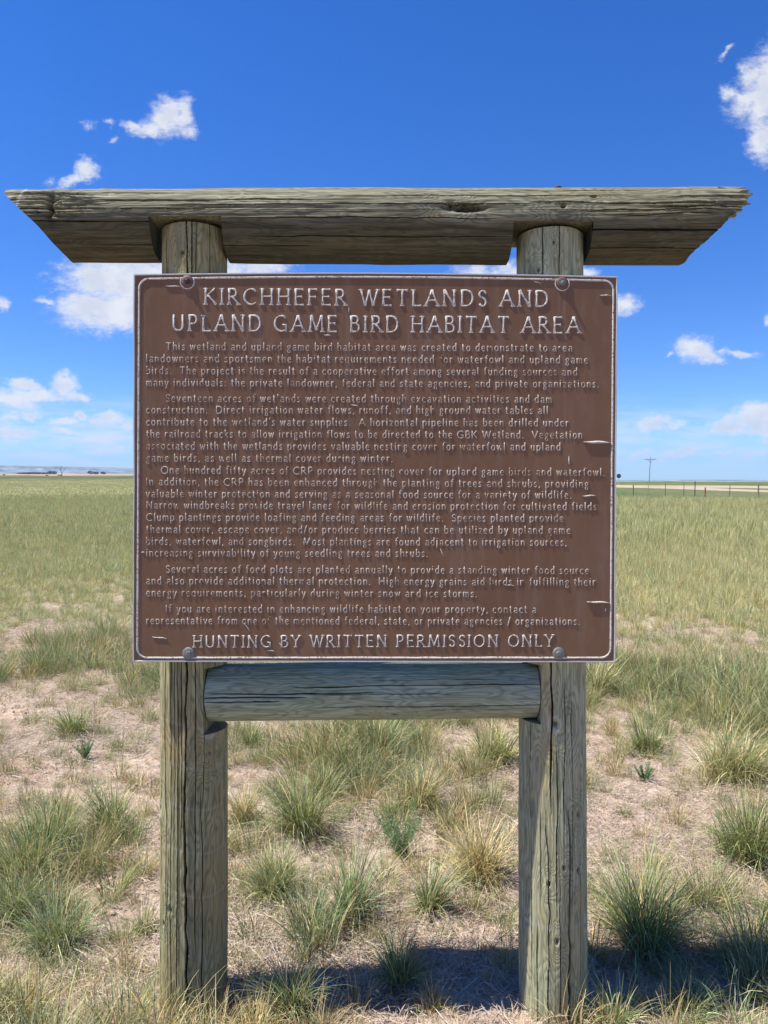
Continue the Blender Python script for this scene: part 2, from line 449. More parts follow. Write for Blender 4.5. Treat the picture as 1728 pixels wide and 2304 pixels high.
# ------------------------------------------------------------------ weathered log material and builder
def wood(name, dark, light, warm, seed):
    m_, nt, b = mat_new(name)
    lc = nt.vm('ADD', nt.attr('lc'), (seed*3.1, seed*1.7, seed*5.3))
    fine = nt.noise(nt.vm('MULTIPLY', lc, (1, 1, .035)), 420, 5, .7)
    mid = nt.noise(nt.vm('MULTIPLY', lc, (1, 1, .045)), 95, 5, .65)
    broad = nt.noise(nt.vm('MULTIPLY', lc, (1, 1, .25)), 9, 4, .6)
    blot = nt.noise(lc, 13, 6, .65)
    fig = nt.noise(nt.vm('MULTIPLY', lc, (1, 1, .16)), 13, 3, .5)
    rings = nt.m('SINE', nt.m('ADD', nt.m('MULTIPLY', fig, 130), nt.m('MULTIPLY', nt.attr('knot', 'Fac'), 36)))
    rings01 = nt.m('MULTIPLY_ADD', rings, .5, .5)
    c = nt.mix(nt.rng(mid, .30, .70), dark, light)
    c = nt.mix(nt.m('MULTIPLY', nt.rng(broad, .42, .66), .75), c, warm)
    c = nt.mix(nt.m('MULTIPLY', nt.rng(blot, .55, .72), .45), c, (.33, .34, .27))
    c = nt.mix(nt.m('MULTIPLY', nt.m('POWER', rings01, 2.5), .55), c, tuple(q*.55 for q in dark))
    c = nt.mix(nt.rng(fine, .56, .74, 0, .6), c, tuple(q*.40 for q in dark))
    c = nt.mix(nt.rng(fine, .42, .28, 0, .35), c, (.46, .45, .37))
    c = nt.mix(nt.m('MULTIPLY', nt.rng(nt.noise(nt.vm('MULTIPLY', lc, (1, 1, .4)), 26, 6, .7), .66, .74), .55), c, (.60, .58, .50))
    c = nt.mix(nt.m('MULTIPLY', nt.attr('under', 'Fac'), .75), c, nt.mix(nt.rng(mid, .3, .7), (.022, .019, .010), (.055, .047, .024)))  # brown sheltered underside, deepened so the wood colour also carries its shade
    c = nt.mix(nt.attr('scar', 'Fac'), c, (.52, .49, .41))
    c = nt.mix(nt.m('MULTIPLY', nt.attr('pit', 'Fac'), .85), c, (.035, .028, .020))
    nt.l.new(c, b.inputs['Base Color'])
    b.inputs['Roughness'].default_value = .82; b.inputs['Specular IOR Level'].default_value = .25
    bp = nt.node('ShaderNodeBump'); bp.inputs['Strength'].default_value = .75; bp.inputs['Distance'].default_value = .0022
    h = nt.m('ADD', nt.m('MULTIPLY', fine, .9), nt.m('ADD', nt.m('MULTIPLY', mid, 1.3), nt.m('MULTIPLY', rings, -.16)))
    nt.l.new(h, bp.inputs['Height']); nt.l.new(bp.outputs[0], b.inputs['Normal'])
    return m_

def front_angles(nfront, nback, centre, half=100):
    a = np.linspace(centre-half, centre+half, nfront)
    b_ = np.linspace(centre+half, centre+360-half, nback+2)[1:-1]
    return np.radians(np.concatenate([a, b_]))

def log_surface(th, s, rad, seed, cracks, knots, rough=1.0):
    """th (n), s (m) -> radius field, lc coordinates, knot / pit / scar masks.
    cracks: (deg, s0, s1, width, depth, wander)   knots: (deg, s, radius, depth)"""
    TH, SS = np.meshgrid(th, s)
    Rb = np.interp(SS, *rad) if isinstance(rad, tuple) else np.full_like(SS, rad)
    cx_, sx_ = np.cos(TH), np.sin(TH)
    lump = .0035*fbm2(cx_*1.6+seed, SS*2.2+sx_*1.6, seed, 3)+.0022*fbm2(TH*0+sx_*3+seed, SS*5+cx_*2, seed+3, 3)
    # grain ridges running along the log
    gx = cx_*60; gy = sx_*60
    warpS = SS*2.0
    ridge = .0011*fbm2(gx*.35+warpS*.4, gy*.35+warpS*.3, seed+9, 4, .6)*rough
    Rr = Rb+lump*rough+ridge
    knot = np.zeros_like(SS); pit = np.zeros_like(SS)
    lcx, lcy, lcz = cx_*Rb, sx_*Rb, SS.copy()
    for (dg, ks, kr, kd) in knots:
        dth = (TH-math.radians(dg)+PI) % (2*PI)-PI
        du = dth*Rb; dv = (SS-ks)
        dd = np.sqrt(du**2+(dv*.62)**2)
        g = np.exp(-(dd/(kr*2.6))**2)
        knot += g*1.6*np.clip(dd/(kr*3), 0.15, 1)
        Rr += min(.0030, kr*.10)*np.exp(-((dd-kr*1.15)/(kr*.5))**2) - kd*np.exp(-(np.sqrt(du**2+(dv*(.5 if kr < .012 else 1))**2)/(kr*.50))**4)
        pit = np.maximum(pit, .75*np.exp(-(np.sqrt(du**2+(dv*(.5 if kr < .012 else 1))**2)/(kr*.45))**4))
        lcx = lcx+g*du*1.2; lcz = lcz+g*.05
    for (dg, s0, s1, wd, dp, wn) in cracks:
        path = math.radians(dg)+wn*fbm2(SS*4.0+dg*.37, SS*0+dg, seed+20, 3)+.4*wn*fbm2(SS*22+dg, SS*0+3, seed+24, 2)
        dth = (TH-path+PI) % (2*PI)-PI
        a = np.abs(dth*Rb)
        t = (SS-s0)/(s1-s0)
        tp = np.where((t > 0) & (t < 1), np.clip(np.minimum(t, 1-t)*7, 0, 1)**.6, 0)
        wv = wd*(.35+.65*tp)*(.75+.7*np.abs(vnoise(SS*9+dg, SS*0, seed+2)*2))
        pr = np.clip(1-a/(wv*.5), 0, 1)**.55*tp
        Rr -= dp*pr
        Rr += .0009*np.exp(-(a/(wv*1.1))**2)*tp*(pr <= 0)
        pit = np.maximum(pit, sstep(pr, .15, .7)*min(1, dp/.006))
    return TH, SS, Rr, np.stack([lcx, lcy, lcz], -1), knot, pit

def grid_quads(nr, na, closed=True):
    i = np.arange(nr-1)[:, None]; j = np.arange(na if closed else na-1)[None]; j2 = (j+1) % na
    return np.stack([i*na+j, i*na+j2, (i+1)*na+j2, (i+1)*na+j], -1).reshape(-1, 4)

def finish_log(name, P, lc, knot, pit, scar, mat, parent=None, flip=False, under=None):
    nr, na = P.shape[:2]
    Q = grid_quads(nr, na)
    V = P.reshape(-1, 3); L = lc.reshape(-1, 3)
    base = len(V)
    # concentric cap rings so that end grain shades well
    capsV, capsL, T = [], [], []
    for row, fl in ((0, True), (nr-1, False)):
        c = P[row].mean(0); cl = lc[row].mean(0)
        capsV.append(c); capsL.append(cl*np.array([1, 1, 1]))
        j = np.arange(na); j2 = (j+1) % na; k = base+len(capsV)-1
        t = np.stack([row*na+j, row*na+j2, np.full(na, k)], -1)
        T.append(t[:, ::-1] if fl else t)
    T = np.vstack(T)
    if flip: Q = Q[:, ::-1]; T = T[:, ::-1]
    V = np.vstack([V, capsV]); L = np.vstack([L, capsL])
    o = mesh_np(name, V, [Q, T], mat, parent, smooth=True)
    ex = lambda a: np.concatenate([a.ravel(), [0, 0]])
    add_attr(o, 'lc', L, 'FLOAT_VECTOR'); add_attr(o, 'knot', ex(knot)); add_attr(o, 'pit', ex(pit)); add_attr(o, 'scar', ex(scar))
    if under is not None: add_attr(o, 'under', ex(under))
    # sharp normals across cuts
    try:
        me = o.data
        ang = R(42)
        o.data.set_sharp_from_angle(angle=ang)
    except Exception:
        pass
    return o

YS = 2.10                     # front face of the sign panel
YP = YS+.014+.0965            # axis of the posts
def wx(px, Y): return (px-CX)/F*Y
def wz(py, Y): return H+(CY-py)/F*Y

post_mat = wood('weathered green-grey pine post', (.18, .170, .085), (.42, .39, .215), (.36, .265, .120), 1)
post_mat2 = wood('weathered green-grey pine post, yellower', (.225, .230, .135), (.48, .48, .31), (.42, .345, .175), 2)
beam_mat = wood('weathered silver-grey pine beam', (.095, .090, .054), (.285, .272, .180), (.190, .165, .095), 3)
rail_mat = wood('weathered blue-grey pine rail', (.22, .255, .18), (.40, .445, .32), (.31, .33, .19), 4)

stand = empty('sign_stand', (0, YP, 0), 'weathered log sign stand of two posts, slanted top beam and lower rail', 'sign stand')
def to_local(P, o): return P-np.array(o.location)

# rail geometry first (posts are notched round it)
RR = .0835
YR = YS+.021+RR
z_rl = wz(1493, YR-.04)-.0835+.0; 
zc_l = (wz(1493, YR)+wz(1625, YR-.01))/2; zc_r = (wz(1491, YR)+wz(1611, YR-.01))/2
NX_L = wx(459, YS+.03); NX_R = wx(1217, YS+.03)

def build_post(px_top, px_bot, mat, side, seed, cracks, knots):
    z0, z1 = -.35, (2.302 if side < 0 else 2.290)
    notch0 = (zc_l if side < 0 else zc_r)-RR-(.020 if side < 0 else .0); notch1 = (zc_l if side < 0 else zc_r)+RR+.004
    s = np.concatenate([np.linspace(z0, -.05, 8), np.linspace(-.04, notch0, 235), [notch0], np.linspace(notch0, notch1, 50), [notch1], np.linspace(notch1, 1.09, 14)[1:], np.linspace(1.1, 2.14, 22), np.linspace(2.145, z1-.005, 42), [z1-.002, z1]])
    th = front_angles(330, 60, -90)
    TH, SS, Rr, lc, knot, pit = log_surface(th, s, (np.array([z0, 0, 2.3]), np.array([.101, .0995, .0955])), seed, cracks, knots)
    cx_ = np.interp(SS, [0, 2.3], [wx(px_bot, YP), wx(px_top, YP)])
    edge = np.where(SS > z1-.003, .994, 1.0)
    X = cx_+Rr*edge*np.cos(TH); Y = YP+Rr*edge*np.sin(TH)
    i0 = np.where(s == notch0)[0]; i1 = np.where(s == notch1)[0]
    inside = np.zeros(len(s), bool); inside[i0[1]:i1[0]+1] = True
    if side < 0: X = np.where(inside[:, None], np.minimum(X, NX_L), X)
    else: X = np.where(inside[:, None], np.maximum(X, NX_R), X)
    P = np.stack([X, Y, SS], -1)
    ins = inside[:, None] & (np.abs(X-(NX_L if side < 0 else NX_R)) < 1e-6)
    lc = np.where(ins[..., None], P*np.array([1, 1, 1]), lc)
    scar = np.zeros_like(SS)
    for (dg, ks, kr, kd) in knots:
        if kr > .0145:
            du_ = ((TH-math.radians(dg)+PI) % (2*PI)-PI)*.098; r2 = np.sqrt(du_**2+((SS-ks)*.85)**2)
            scar = scar+.55*np.exp(-((r2-kr*1.0)/(kr*.30))**2)
    # faint pale saw bands round the left post
    if side < 0:
        for zb in (.86, .74, .625, .50, .375):
            scar += .22*np.exp(-((SS-zb-.012*np.sin(TH*2))/.003)**2)*(np.cos(TH+PI*.55) > .2)
    else:
        for zb in (.58, .28): scar += .16*np.exp(-((SS-zb)/.006)**2)
    return finish_log('post', to_local(P, stand), lc, knot, pit*(1-ins), scar*(1-ins), mat, stand)

pl = build_post(438.5, 436.5, post_mat, -1, 11,
   [(-88, -.3, 2.4, .0062, .030, .10), (-117, -.3, 1.5, .0032, .008, .05), (-131, .2, 2.4, .0030, .006, .06), (-104, -.3, 1.1, .0026, .006, .05),
    (-74, .1, 2.4, .0026, .006, .05), (-64, -.3, .7, .0024, .006, .05), (-97, .5, 1.2, .0026, .006, .04), (-146, -.2, .8, .0026, .006, .05), (-50, 1.9, 2.4, .003, .01, .02),
    (-110, .55, 1.6, .0026, .005, .04), (-81, 1.9, 2.4, .003, .01, .02), (-60, .6, 1.05, .002, .005, .05), (-123, .0, .5, .003, .006, .04)],
   [(-49, .845, .020, .003), (-152, .60, .016, .008), (-118, .33, .011, .006), (-97, 2.215, .012, .008), (-50, .775, .012, .002), (-135, .28, .008, .005)])
pl['label'] = 'left post with one long drying crack'
pr_ = build_post(1236, 1245, post_mat2, 1, 12,
   [(-102, .60, 1.5, .0055, .018, .10), (-74, -.3, .62, .0062, .024, .14), (-96, .3, .80, .0030, .007, .10), (-112, -.3, .62, .0032, .008, .10), (-82, .55, 1.0, .003, .007, .10),
    (-91, -.2, .45, .0026, .006, .06), (-128, -.3, .3, .003, .006, .06), (-66, .3, .95, .0026, .006, .08), (-50, -.1, .5, .0024, .005, .05), (-86, 1.9, 2.4, .0035, .012, .02),
    (-115, 1.9, 2.4, .003, .009, .02), (-140, .1, 1.0, .0024, .005, .04), (-122, .35, .62, .002, .005, .05)],
   [(-98, .865, .0165, .008), (-109, .405, .008, .009), (-84, .455, .007, .007), (-56, .44, .010, .007), (-96, .245, .009, .007), (-55, .60, .010, .004), (-95, 2.245, .006, .006), (-122, 2.17, .007, .009)])
pr_['label'] = 'right post with wavy grain and knots'

def build_rail():
    x0, x1 = NX_L+.002, NX_R-.002
    s = np.concatenate([[x0, x0+.002], np.linspace(x0+.006, x1-.006, 250), [x1-.002, x1]])
    th = front_angles(230, 40, -90, 105)
    cracks = [(-92, x0-.02, x0+.30, .0035, .010, .04), (-100, x0, .0, .003, .007, .05), (-84, x0, x0+.22, .0035, .009, .04), (-70, -.2, .6, .0026, .006, .05), (-112, -.3, .5, .003, .007, .05),
              (-124, -.1, .35, .002, .004, .05), (-60, .1, .45, .002, .003, .05), (-95, -.2, .2, .002, .004, .06)]
    TH, SS, Rr, lc, knot, pit = log_surface(th, s, RR, 14, cracks, [(-48, .03, .010, .002)], .8)
    Rr[0] *= .97; Rr[-1] *= .97; Rr[0, :] += 0
    zc = np.interp(SS, [x0, x1], [zc_l, zc_r])
    # angle -90 faces the camera (-y), 0 is down (toward -z)
    Yv = YR+Rr*np.sin(TH); Zv = zc-Rr*np.cos(TH)
    P = np.stack([SS, Yv, Zv], -1)
    scar = .75*np.exp(-((SS-x0)/.07)**2)*sstep(fbm2(TH*14, SS*9, 5, 3), .0, .25)*(np.abs(TH+R(80)) < R(16))
    o = finish_log('rail', to_local(P, stand), lc, knot, pit, scar, rail_mat, stand, flip=False)
    return o
build_rail()

def build_beam():
    YB, RB, ZB = YP+.0, .1045, 2.3255
    xa, xb = -1.16, 1.16
    nl = (wx(345, YB-.06), wx(505, YB-.06)); nr_ = (wx(1150, YB-.06), wx(1326, YB-.06))
    nzl, nzr = 2.314, 2.299
    parts = [np.linspace(xa, nl[0], 190), [nl[0]], np.linspace(nl[0]+.001, nl[1]-.001, 50), [nl[1]], np.linspace(nl[1], nr_[0], 205), [nr_[0]],
             np.linspace(nr_[0]+.001, nr_[1]-.001, 55), [nr_[1]], np.linspace(nr_[1], xb, 190)]
    s = np.concatenate([np.asarray(q, float) for q in parts]); ins = np.concatenate([np.full(len(q), k in (1, 2, 3, 5, 6, 7)) for k, q in enumerate(parts)])
    th = front_angles(330, 56, -86, 112)
    cracks = [(-112, -1.2, -.20, .0050, .016, .06), (-104, -.62, .42, .0034, .010, .06), (-121, -.2, .75, .0030, .006, .06), (-96, -1.2, -.45, .0034, .008, .05), (-76, -1.2, -.42, .0030, .008, .04),
              (-106, .42, 1.2, .0052, .018, .05), (-93, .55, 1.2, .0040, .010, .08), (-66, .50, 1.2, .0055, .014, .03), (-38, .45, 1.2, .0045, .012, .03), (-82, -.45, .35, .0030, .007, .05),
              (-128, -1.1, -.6, .0035, .008, .06), (-135, .2, .9, .003, .006, .05), (-88, .6, 1.2, .0030, .007, .06), (-55, -.4, .38, .0028, .006, .04), (-99, .75, 1.2, .0035, .010, .06), (-118, .8, 1.2, .003, .008, .06),
              (-90, -1.2, -.85, .003, .008, .05), (-118, -1.2, -.9, .003, .008, .06), (-40, -.9, -.2, .0024, .005, .03)]
    knots = [(-101, .51, .0135, .012), (-118, .60, .007, .012), (-104, .19, .014, .016)]
    TH, SS, Rr, lc, knot, pit = log_surface(th, s, (np.array([xa, xb]), np.array([.1035, .1085])), 17, cracks, knots, 1.25)
    # rotten vertical gouge near the left end
    front = np.exp(-((TH-R(-102))/.42)**2)
    xg = -.955+.010*fbm2(TH*5, TH*0, 3, 3)+.012*vnoise(TH*14, TH*0, 4)
    gg = np.exp(-((SS-xg)/(.006+.010*np.abs(vnoise(TH*20, TH*0, 8))))**2)*front
    Rr -= .020*gg; pit = np.maximum(pit, .8*gg)
    rotten = np.exp(-((SS+.93)/.10)**2)*np.exp(-((TH-R(-105))/.5)**2)
    Rr += .010*rotten*np.round(fbm2(SS*7, TH*34, 55, 3)*6)/6
    right_rot = sstep(SS, .62, 1.05)*np.exp(-((TH-R(-95))/.5)**2)
    Rr += .008*right_rot*np.round(fbm2(SS*4+7, TH*40, 57, 3)*6)/6
    # splinters along the notch tops
    gd = np.exp(-(((SS-.232)/.050)**2+(((TH-R(-97))*RB)/.0105)**2)**1.5)*(.6+1.4*np.abs(fbm2(SS*70, TH*40, 71, 3)))
    Rr -= .018*gd; pit = np.maximum(pit, np.clip(gd*1.1, 0, .95))
    Yv = YB+Rr*np.sin(TH); Zv = ZB-.003*sstep(SS, -1, 1)-Rr*np.cos(TH)
    Rr += .0035*fbm2(SS*16, TH*1.5, 93, 3, .6)*sstep(np.abs(TH+R(150)), R(60), R(10))
    # slab split off the upper left end
    lim = ZB+RB-.017+.004*vnoise(SS*30, SS*0, 2)+sstep(SS, -.835, -.815)*.05
    Zv = np.minimum(Zv, lim)
    nz = np.where(SS < 0, nzl, nzr); c0 = (Zv < nz) & ins[:, None]
    Zv = np.where(c0, nz+.0006*vnoise(SS*90, Yv*90, 4), Zv)
    # slanted sawn left end, broken right end
    zz = np.array([ZB-RB, ZB-RB*.35, ZB+RB*.55, ZB+RB])
    xl = np.interp(Zv, zz, [wx(161, YB), wx(120, YB), wx(44, YB), wx(29, YB)])
    xr = np.interp(Zv, zz, [wx(1536, YB), wx(1592, YB), wx(1650, YB), wx(1628, YB)])
    jag = fbm2(Zv*170, Yv*60, 61, 3, .7)
    xr = xr+np.where(Zv > ZB-.01, .040*np.round(jag*7)/7, .004*jag)+.008*vnoise(Zv*60, Yv*50, 66)
    X = np.clip(SS, xl+.0015*vnoise(Zv*120, Yv*60, 5), xr)
    cut = (SS < xl) | (SS > xr)
    P = np.stack([X, Yv, Zv], -1)
    lc = np.where(c0[..., None], P, lc)
    pit = np.where(c0 | cut, 0, pit)
    scar = .5*np.exp(-((SS+1.045-.10*(Zv-ZB-.05))/.0035)**2)*(Zv > ZB-.02)
    for (sx, sz, sw) in ((-.72, .088, .02), (-.60, .094, .012), (-.98, .0, .035), (.05, .095, .01), (-1.07, .05, .01), (.62, .03, .03)):
        scar += .7*np.exp(-((SS-sx)/sw)**2-((Zv-ZB-sz)/.004)**2)*(fbm2(SS*60, Zv*120, 9, 3) > -.05)
    o = finish_log('beam', to_local(P, stand), lc, knot, pit, np.clip(scar, 0, .8)*(~c0), beam_mat, stand, under=sstep(-(P[..., 2]-ZB)/RB+.25*fbm2(SS*3, TH*2, 91, 3), .02, .40)*(P[..., 1] < YB+.05))  # under: lower front of the beam, where shade is painted into the wood
    # splinters standing out of the broken end
    sp = MB(); rr_ = random.Random(5)
    for k in range(34):
        a = R(rr_.uniform(-160, -85)); rad = RB*rr_.uniform(.70, .985)
        yy = YB+rad*math.sin(a); zz_ = ZB-rad*math.cos(a)
        L = rr_.uniform(.008, .034); x0 = wx(1606+30*(zz_-ZB+.02)/.1, YB)
        h = rr_.uniform(.0018, .0055); d = rr_.uniform(.004, .012); up = rr_.uniform(-.004, .006)
        b_ = [(x0-.06, yy-d, zz_-h), (x0-.06, yy+d, zz_-h), (x0-.06, yy+d, zz_+h), (x0-.06, yy-d, zz_+h),
              (x0+L*.7, yy-d*.8, zz_-h*.7+up), (x0+L*.8, yy+d*.7, zz_-h*.6+up), (x0+L, yy+d*.4, zz_+h*.4+up), (x0+L*.9, yy-d*.5, zz_+h*.5+up)]
        b_ = [tuple(np.array(q)-np.array(stand.location)) for q in b_]
        sp.add(b_, [(0,1,2,3)[::-1], (4,5,6,7), (0,1,5,4), (1,2,6,5), (2,3,7,6), (3,0,4,7)])
    so_ = sp.build('splinters', simple('split grey wood', (.27, .25, .20), .85, var=.4, scale=60, bump=.3), o)
    so_['kind'] = 'stuff'
    # bolt head on top of the beam
    bh = MB(); bx_ = wx(1255, YB)-0; bh.lathe((bx_, 0, ZB+RB-2*0-.004-0), (0.05, 0, 1), [(0, .005), (.012, .005), (.0125, .011), (.016, .011), (.019, .006)], 12)
    bo = bh.build('bolt', simple('rusted iron', (.10, .05, .03), .8, .3, .3, 80), stand)
    return o
build_beam()

# ------------------------------------------------------------------ sign panel
sign = empty('sign', (0, YS, 1.62), 'brown panel sign with raised white lettering bolted to log posts', 'sign')
SO = np.array(sign.location)

def paint_brown():
    m_, nt, b = mat_new('faded brown sign paint')
    g = nt.node('ShaderNodeTexCoord').outputs['Object']
    n = nt.noise(g, 3.2, 5, .6); n2 = nt.noise(nt.vm('MULTIPLY', g, (1, 1, .3)), 35, 5, .6); n3 = nt.noise(g, 420, 3, .5)
    c = nt.mix(nt.rng(n, .32, .7), (.182, .096, .049), (.212, .116, .062))
    c = nt.mix(nt.m('MULTIPLY', nt.rng(n2, .46, .72), .40), c, (.245, .155, .105))
    stk = nt.noise(nt.vm('MULTIPLY', g, (1, 1, .06)), 26, 5, .65)
    c = nt.mix(nt.rng(stk, .52, .74, 0, .42), c, (.27, .185, .135))
    c = nt.mix(nt.rng(stk, .44, .26, 0, .35), c, (.125, .066, .038))
    c = nt.mix(nt.rng(nt.noise(g, 240, 2, .5), .72, .77, 0, .6), c, (.42, .34, .29))
    nt.l.new(c, b.inputs['Base Color'])
    nt.l.new(nt.rng(n2, .3, .7, .36, .55), b.inputs['Roughness'])
    b.inputs['Specular IOR Level'].default_value = .22
    bp = nt.node('ShaderNodeBump'); bp.inputs['Strength'].default_value = .35; bp.inputs['Distance'].default_value = .0007
    nt.l.new(nt.m('ADD', nt.noise(g, 60, 3, .6), nt.m('MULTIPLY', n3, .35)), bp.inputs['Height']); nt.l.new(bp.outputs[0], b.inputs['Normal'])
    return m_
brown = paint_brown()

def letter_paint():
    m_, nt, b = mat_new('chipped white letter paint')
    g = nt.node('ShaderNodeTexCoord').outputs['Object']
    n = nt.noise(g, 150, 4, .7); n2 = nt.noise(g, 9, 3, .5)
    c = nt.mix(nt.rng(n, .50, .62), (.58, .55, .49), (.30, .25, .21))
    c = nt.mix(nt.rng(nt.m('ADD', n, nt.m('MULTIPLY', nt.m('SUBTRACT', n2, .5), .35)), .60, .66), c, (.10, .062, .045))
    nt.l.new(c, b.inputs['Base Color']); b.inputs['Roughness'].default_value = .75; b.inputs['Specular IOR Level'].default_value = .2
    return m_
def worn_paint():
    m_, nt, b = mat_new('worn small lettering')
    g = nt.node('ShaderNodeTexCoord').outputs['Object']
    n = nt.noise(g, 190, 4, .7); n2 = nt.noise(g, 14, 3, .5)
    c = nt.mix(nt.rng(nt.m('ADD', n, nt.m('MULTIPLY', nt.m('SUBTRACT', n2, .5), .5)), .46, .66), (.50, .43, .36), (.24, .145, .09))
    nt.l.new(c, b.inputs['Base Color']); b.inputs['Roughness'].default_value = .75; b.inputs['Specular IOR Level'].default_value = .2
    return m_
worn = worn_paint()
white = letter_paint()
bare = simple('pale aluminium edge', (.55, .55, .55), .45, .2, .15, 60)
steel = simple('dull galvanised steel', (.20, .215, .20), .6, .35, .25, 120, .3)
rust = simple('rust brown painted steel', (.16, .085, .06), .6, .2, .3, 90, .3)

def sp_(px, py, out=0.0):
    """point on the panel face (sign's own coordinates); out = how far it stands proud towards the viewer"""
    return np.array([wx(px, YS), -out, wz(py, YS)])-np.array([0, 0, SO[2]])

# outline: the top edge bows up a little
NB = 48
def rim(inset):
    t = np.linspace(0, 1, NB)
    bow = 3.6*np.sin(PI*t)
    tl, tr, br, bl = (301, 617), (1389, 622), (1384, 1490), (299, 1489)
    top = [(tl[0]+inset+(tr[0]-tl[0]-2*inset)*a, tl[1]+inset+(tr[1]-tl[1])*a-b_*1.6) for a, b_ in zip(t, bow)]
    wob = lambda k: .7*math.sin(k*9.1)+.5*math.sin(k*23)
    right = [(tr[0]-inset+(br[0]-tr[0])*a+.6*wob(a), tr[1]+inset+(br[1]-tr[1]-2*inset)*a) for a in t]
    bot = [(br[0]-inset+(bl[0]-br[0]+2*inset)*a, br[1]-inset+(bl[1]-br[1])*a) for a in t]
    left = [(bl[0]+inset+(tl[0]-bl[0])*a-.6*wob(a), bl[1]-inset+(tl[1]-bl[1]+2*inset)*a) for a in t]
    return top+right[1:]+bot[1:]+left[1:-1]
def build_panel():
    r0, r1 = rim(0), rim(2.2); n = len(r0)
    V = [sp_(*q, -.0125) for q in r0]+[sp_(*q, .0016) for q in r0]+[sp_(*q, .0018) for q in r1]+[sp_(*q, -.0002) for q in rim(3.0)]
    fs = []
    for k in range(3):
        for i in range(n):
            j = (i+1) % n; fs.append((k*n+i, (k+1)*n+i, (k+1)*n+j, k*n+j))
    back = tuple(range(n)); fs.append(back)
    mb = MB(); mb.add(V, [f[::-1] for f in fs])
    lip = mb.build('panel_edge', bare, sign)
    # the face itself, a fine grid bowed very slightly
    rr3 = rim(2.6)
    nx_, nz_ = 46, 36
    top = np.array(rr3[:NB]); bot = np.array(rr3[2*NB-2:3*NB-2])[::-1]
    V2 = []
    for j in range(nz_):
        b_ = j/(nz_-1)
        for i in range(nx_):
            a = i/(nx_-1)*(NB-1); i0 = min(int(a), NB-2); f_ = a-i0
            t_ = top[i0]*(1-f_)+top[i0+1]*f_; u_ = bot[i0]*(1-f_)+bot[i0+1]*f_
            q = t_*(1-b_)+u_*b_
            V2.append(sp_(q[0], q[1], 0))
    Q = grid_quads(nz_, nx_, False)
    return mesh_np('panel', np.array(V2), Q, brown, sign, smooth=True)
build_panel()

# ---- raised strokes
class Strokes:
    def __init__(s): s.V = []; s.Q = []; s.n = 0
    def add(s, pts, ws, h):
        """pts in panel photo pixels (x, y down), widths in px, height in m"""
        P = np.array(pts, float); Wd = np.array(ws, float)
        if len(P) < 2: return
        closed = len(P) > 3 and np.hypot(*(P[0]-P[-1])) < 1e-3
        d = np.gradient(P, axis=0)
        if closed: d[0] = d[-1] = P[1]-P[-2]
        L = np.hypot(d[:, 0], d[:, 1])[:, None]; d = d/np.maximum(L, 1e-6)
        nrm = np.stack([-d[:, 1], d[:, 0]], -1)
        hs_ = np.full(len(P), h)
        if not closed:
            P = np.vstack([P[0]-d[0]*Wd[0]*.32, P, P[-1]+d[-1]*Wd[-1]*.32])
            nrm = np.vstack([nrm[0], nrm, nrm[-1]]); Wd = np.concatenate([[Wd[0]*.7], Wd, [Wd[-1]*.7]]); hs_ = np.concatenate([[-.0003], hs_, [-.0003]])
        prof = [(-.5, 0), (-.36, .72), (0, 1.0), (.36, .72), (.5, 0)]
        rows = []
        for k in range(len(P)):
            for (o_, hh) in prof:
                q = P[k]+nrm[k]*o_*Wd[k]
                rows.append((q[0], q[1], (hs_[k]+.0004)*hh-.0004 if hs_[k] > 0 else -.0006))
        s.V += rows; m_ = len(prof)
        for k in range(len(P)-1):
            for j in range(m_-1):
                a = s.n+k*m_+j; s.Q.append((a, a+1, a+1+m_, a+m_))
        s.n += len(P)*m_
    def build(s, name, mat):
        A = np.array(s.V)
        V = np.stack([(A[:, 0]-CX)/F*YS, -A[:, 2], H+(CY-A[:, 1])/F*YS-SO[2]], -1)
        return mesh_np(name, V, np.array(s.Q), mat, sign, smooth=True)

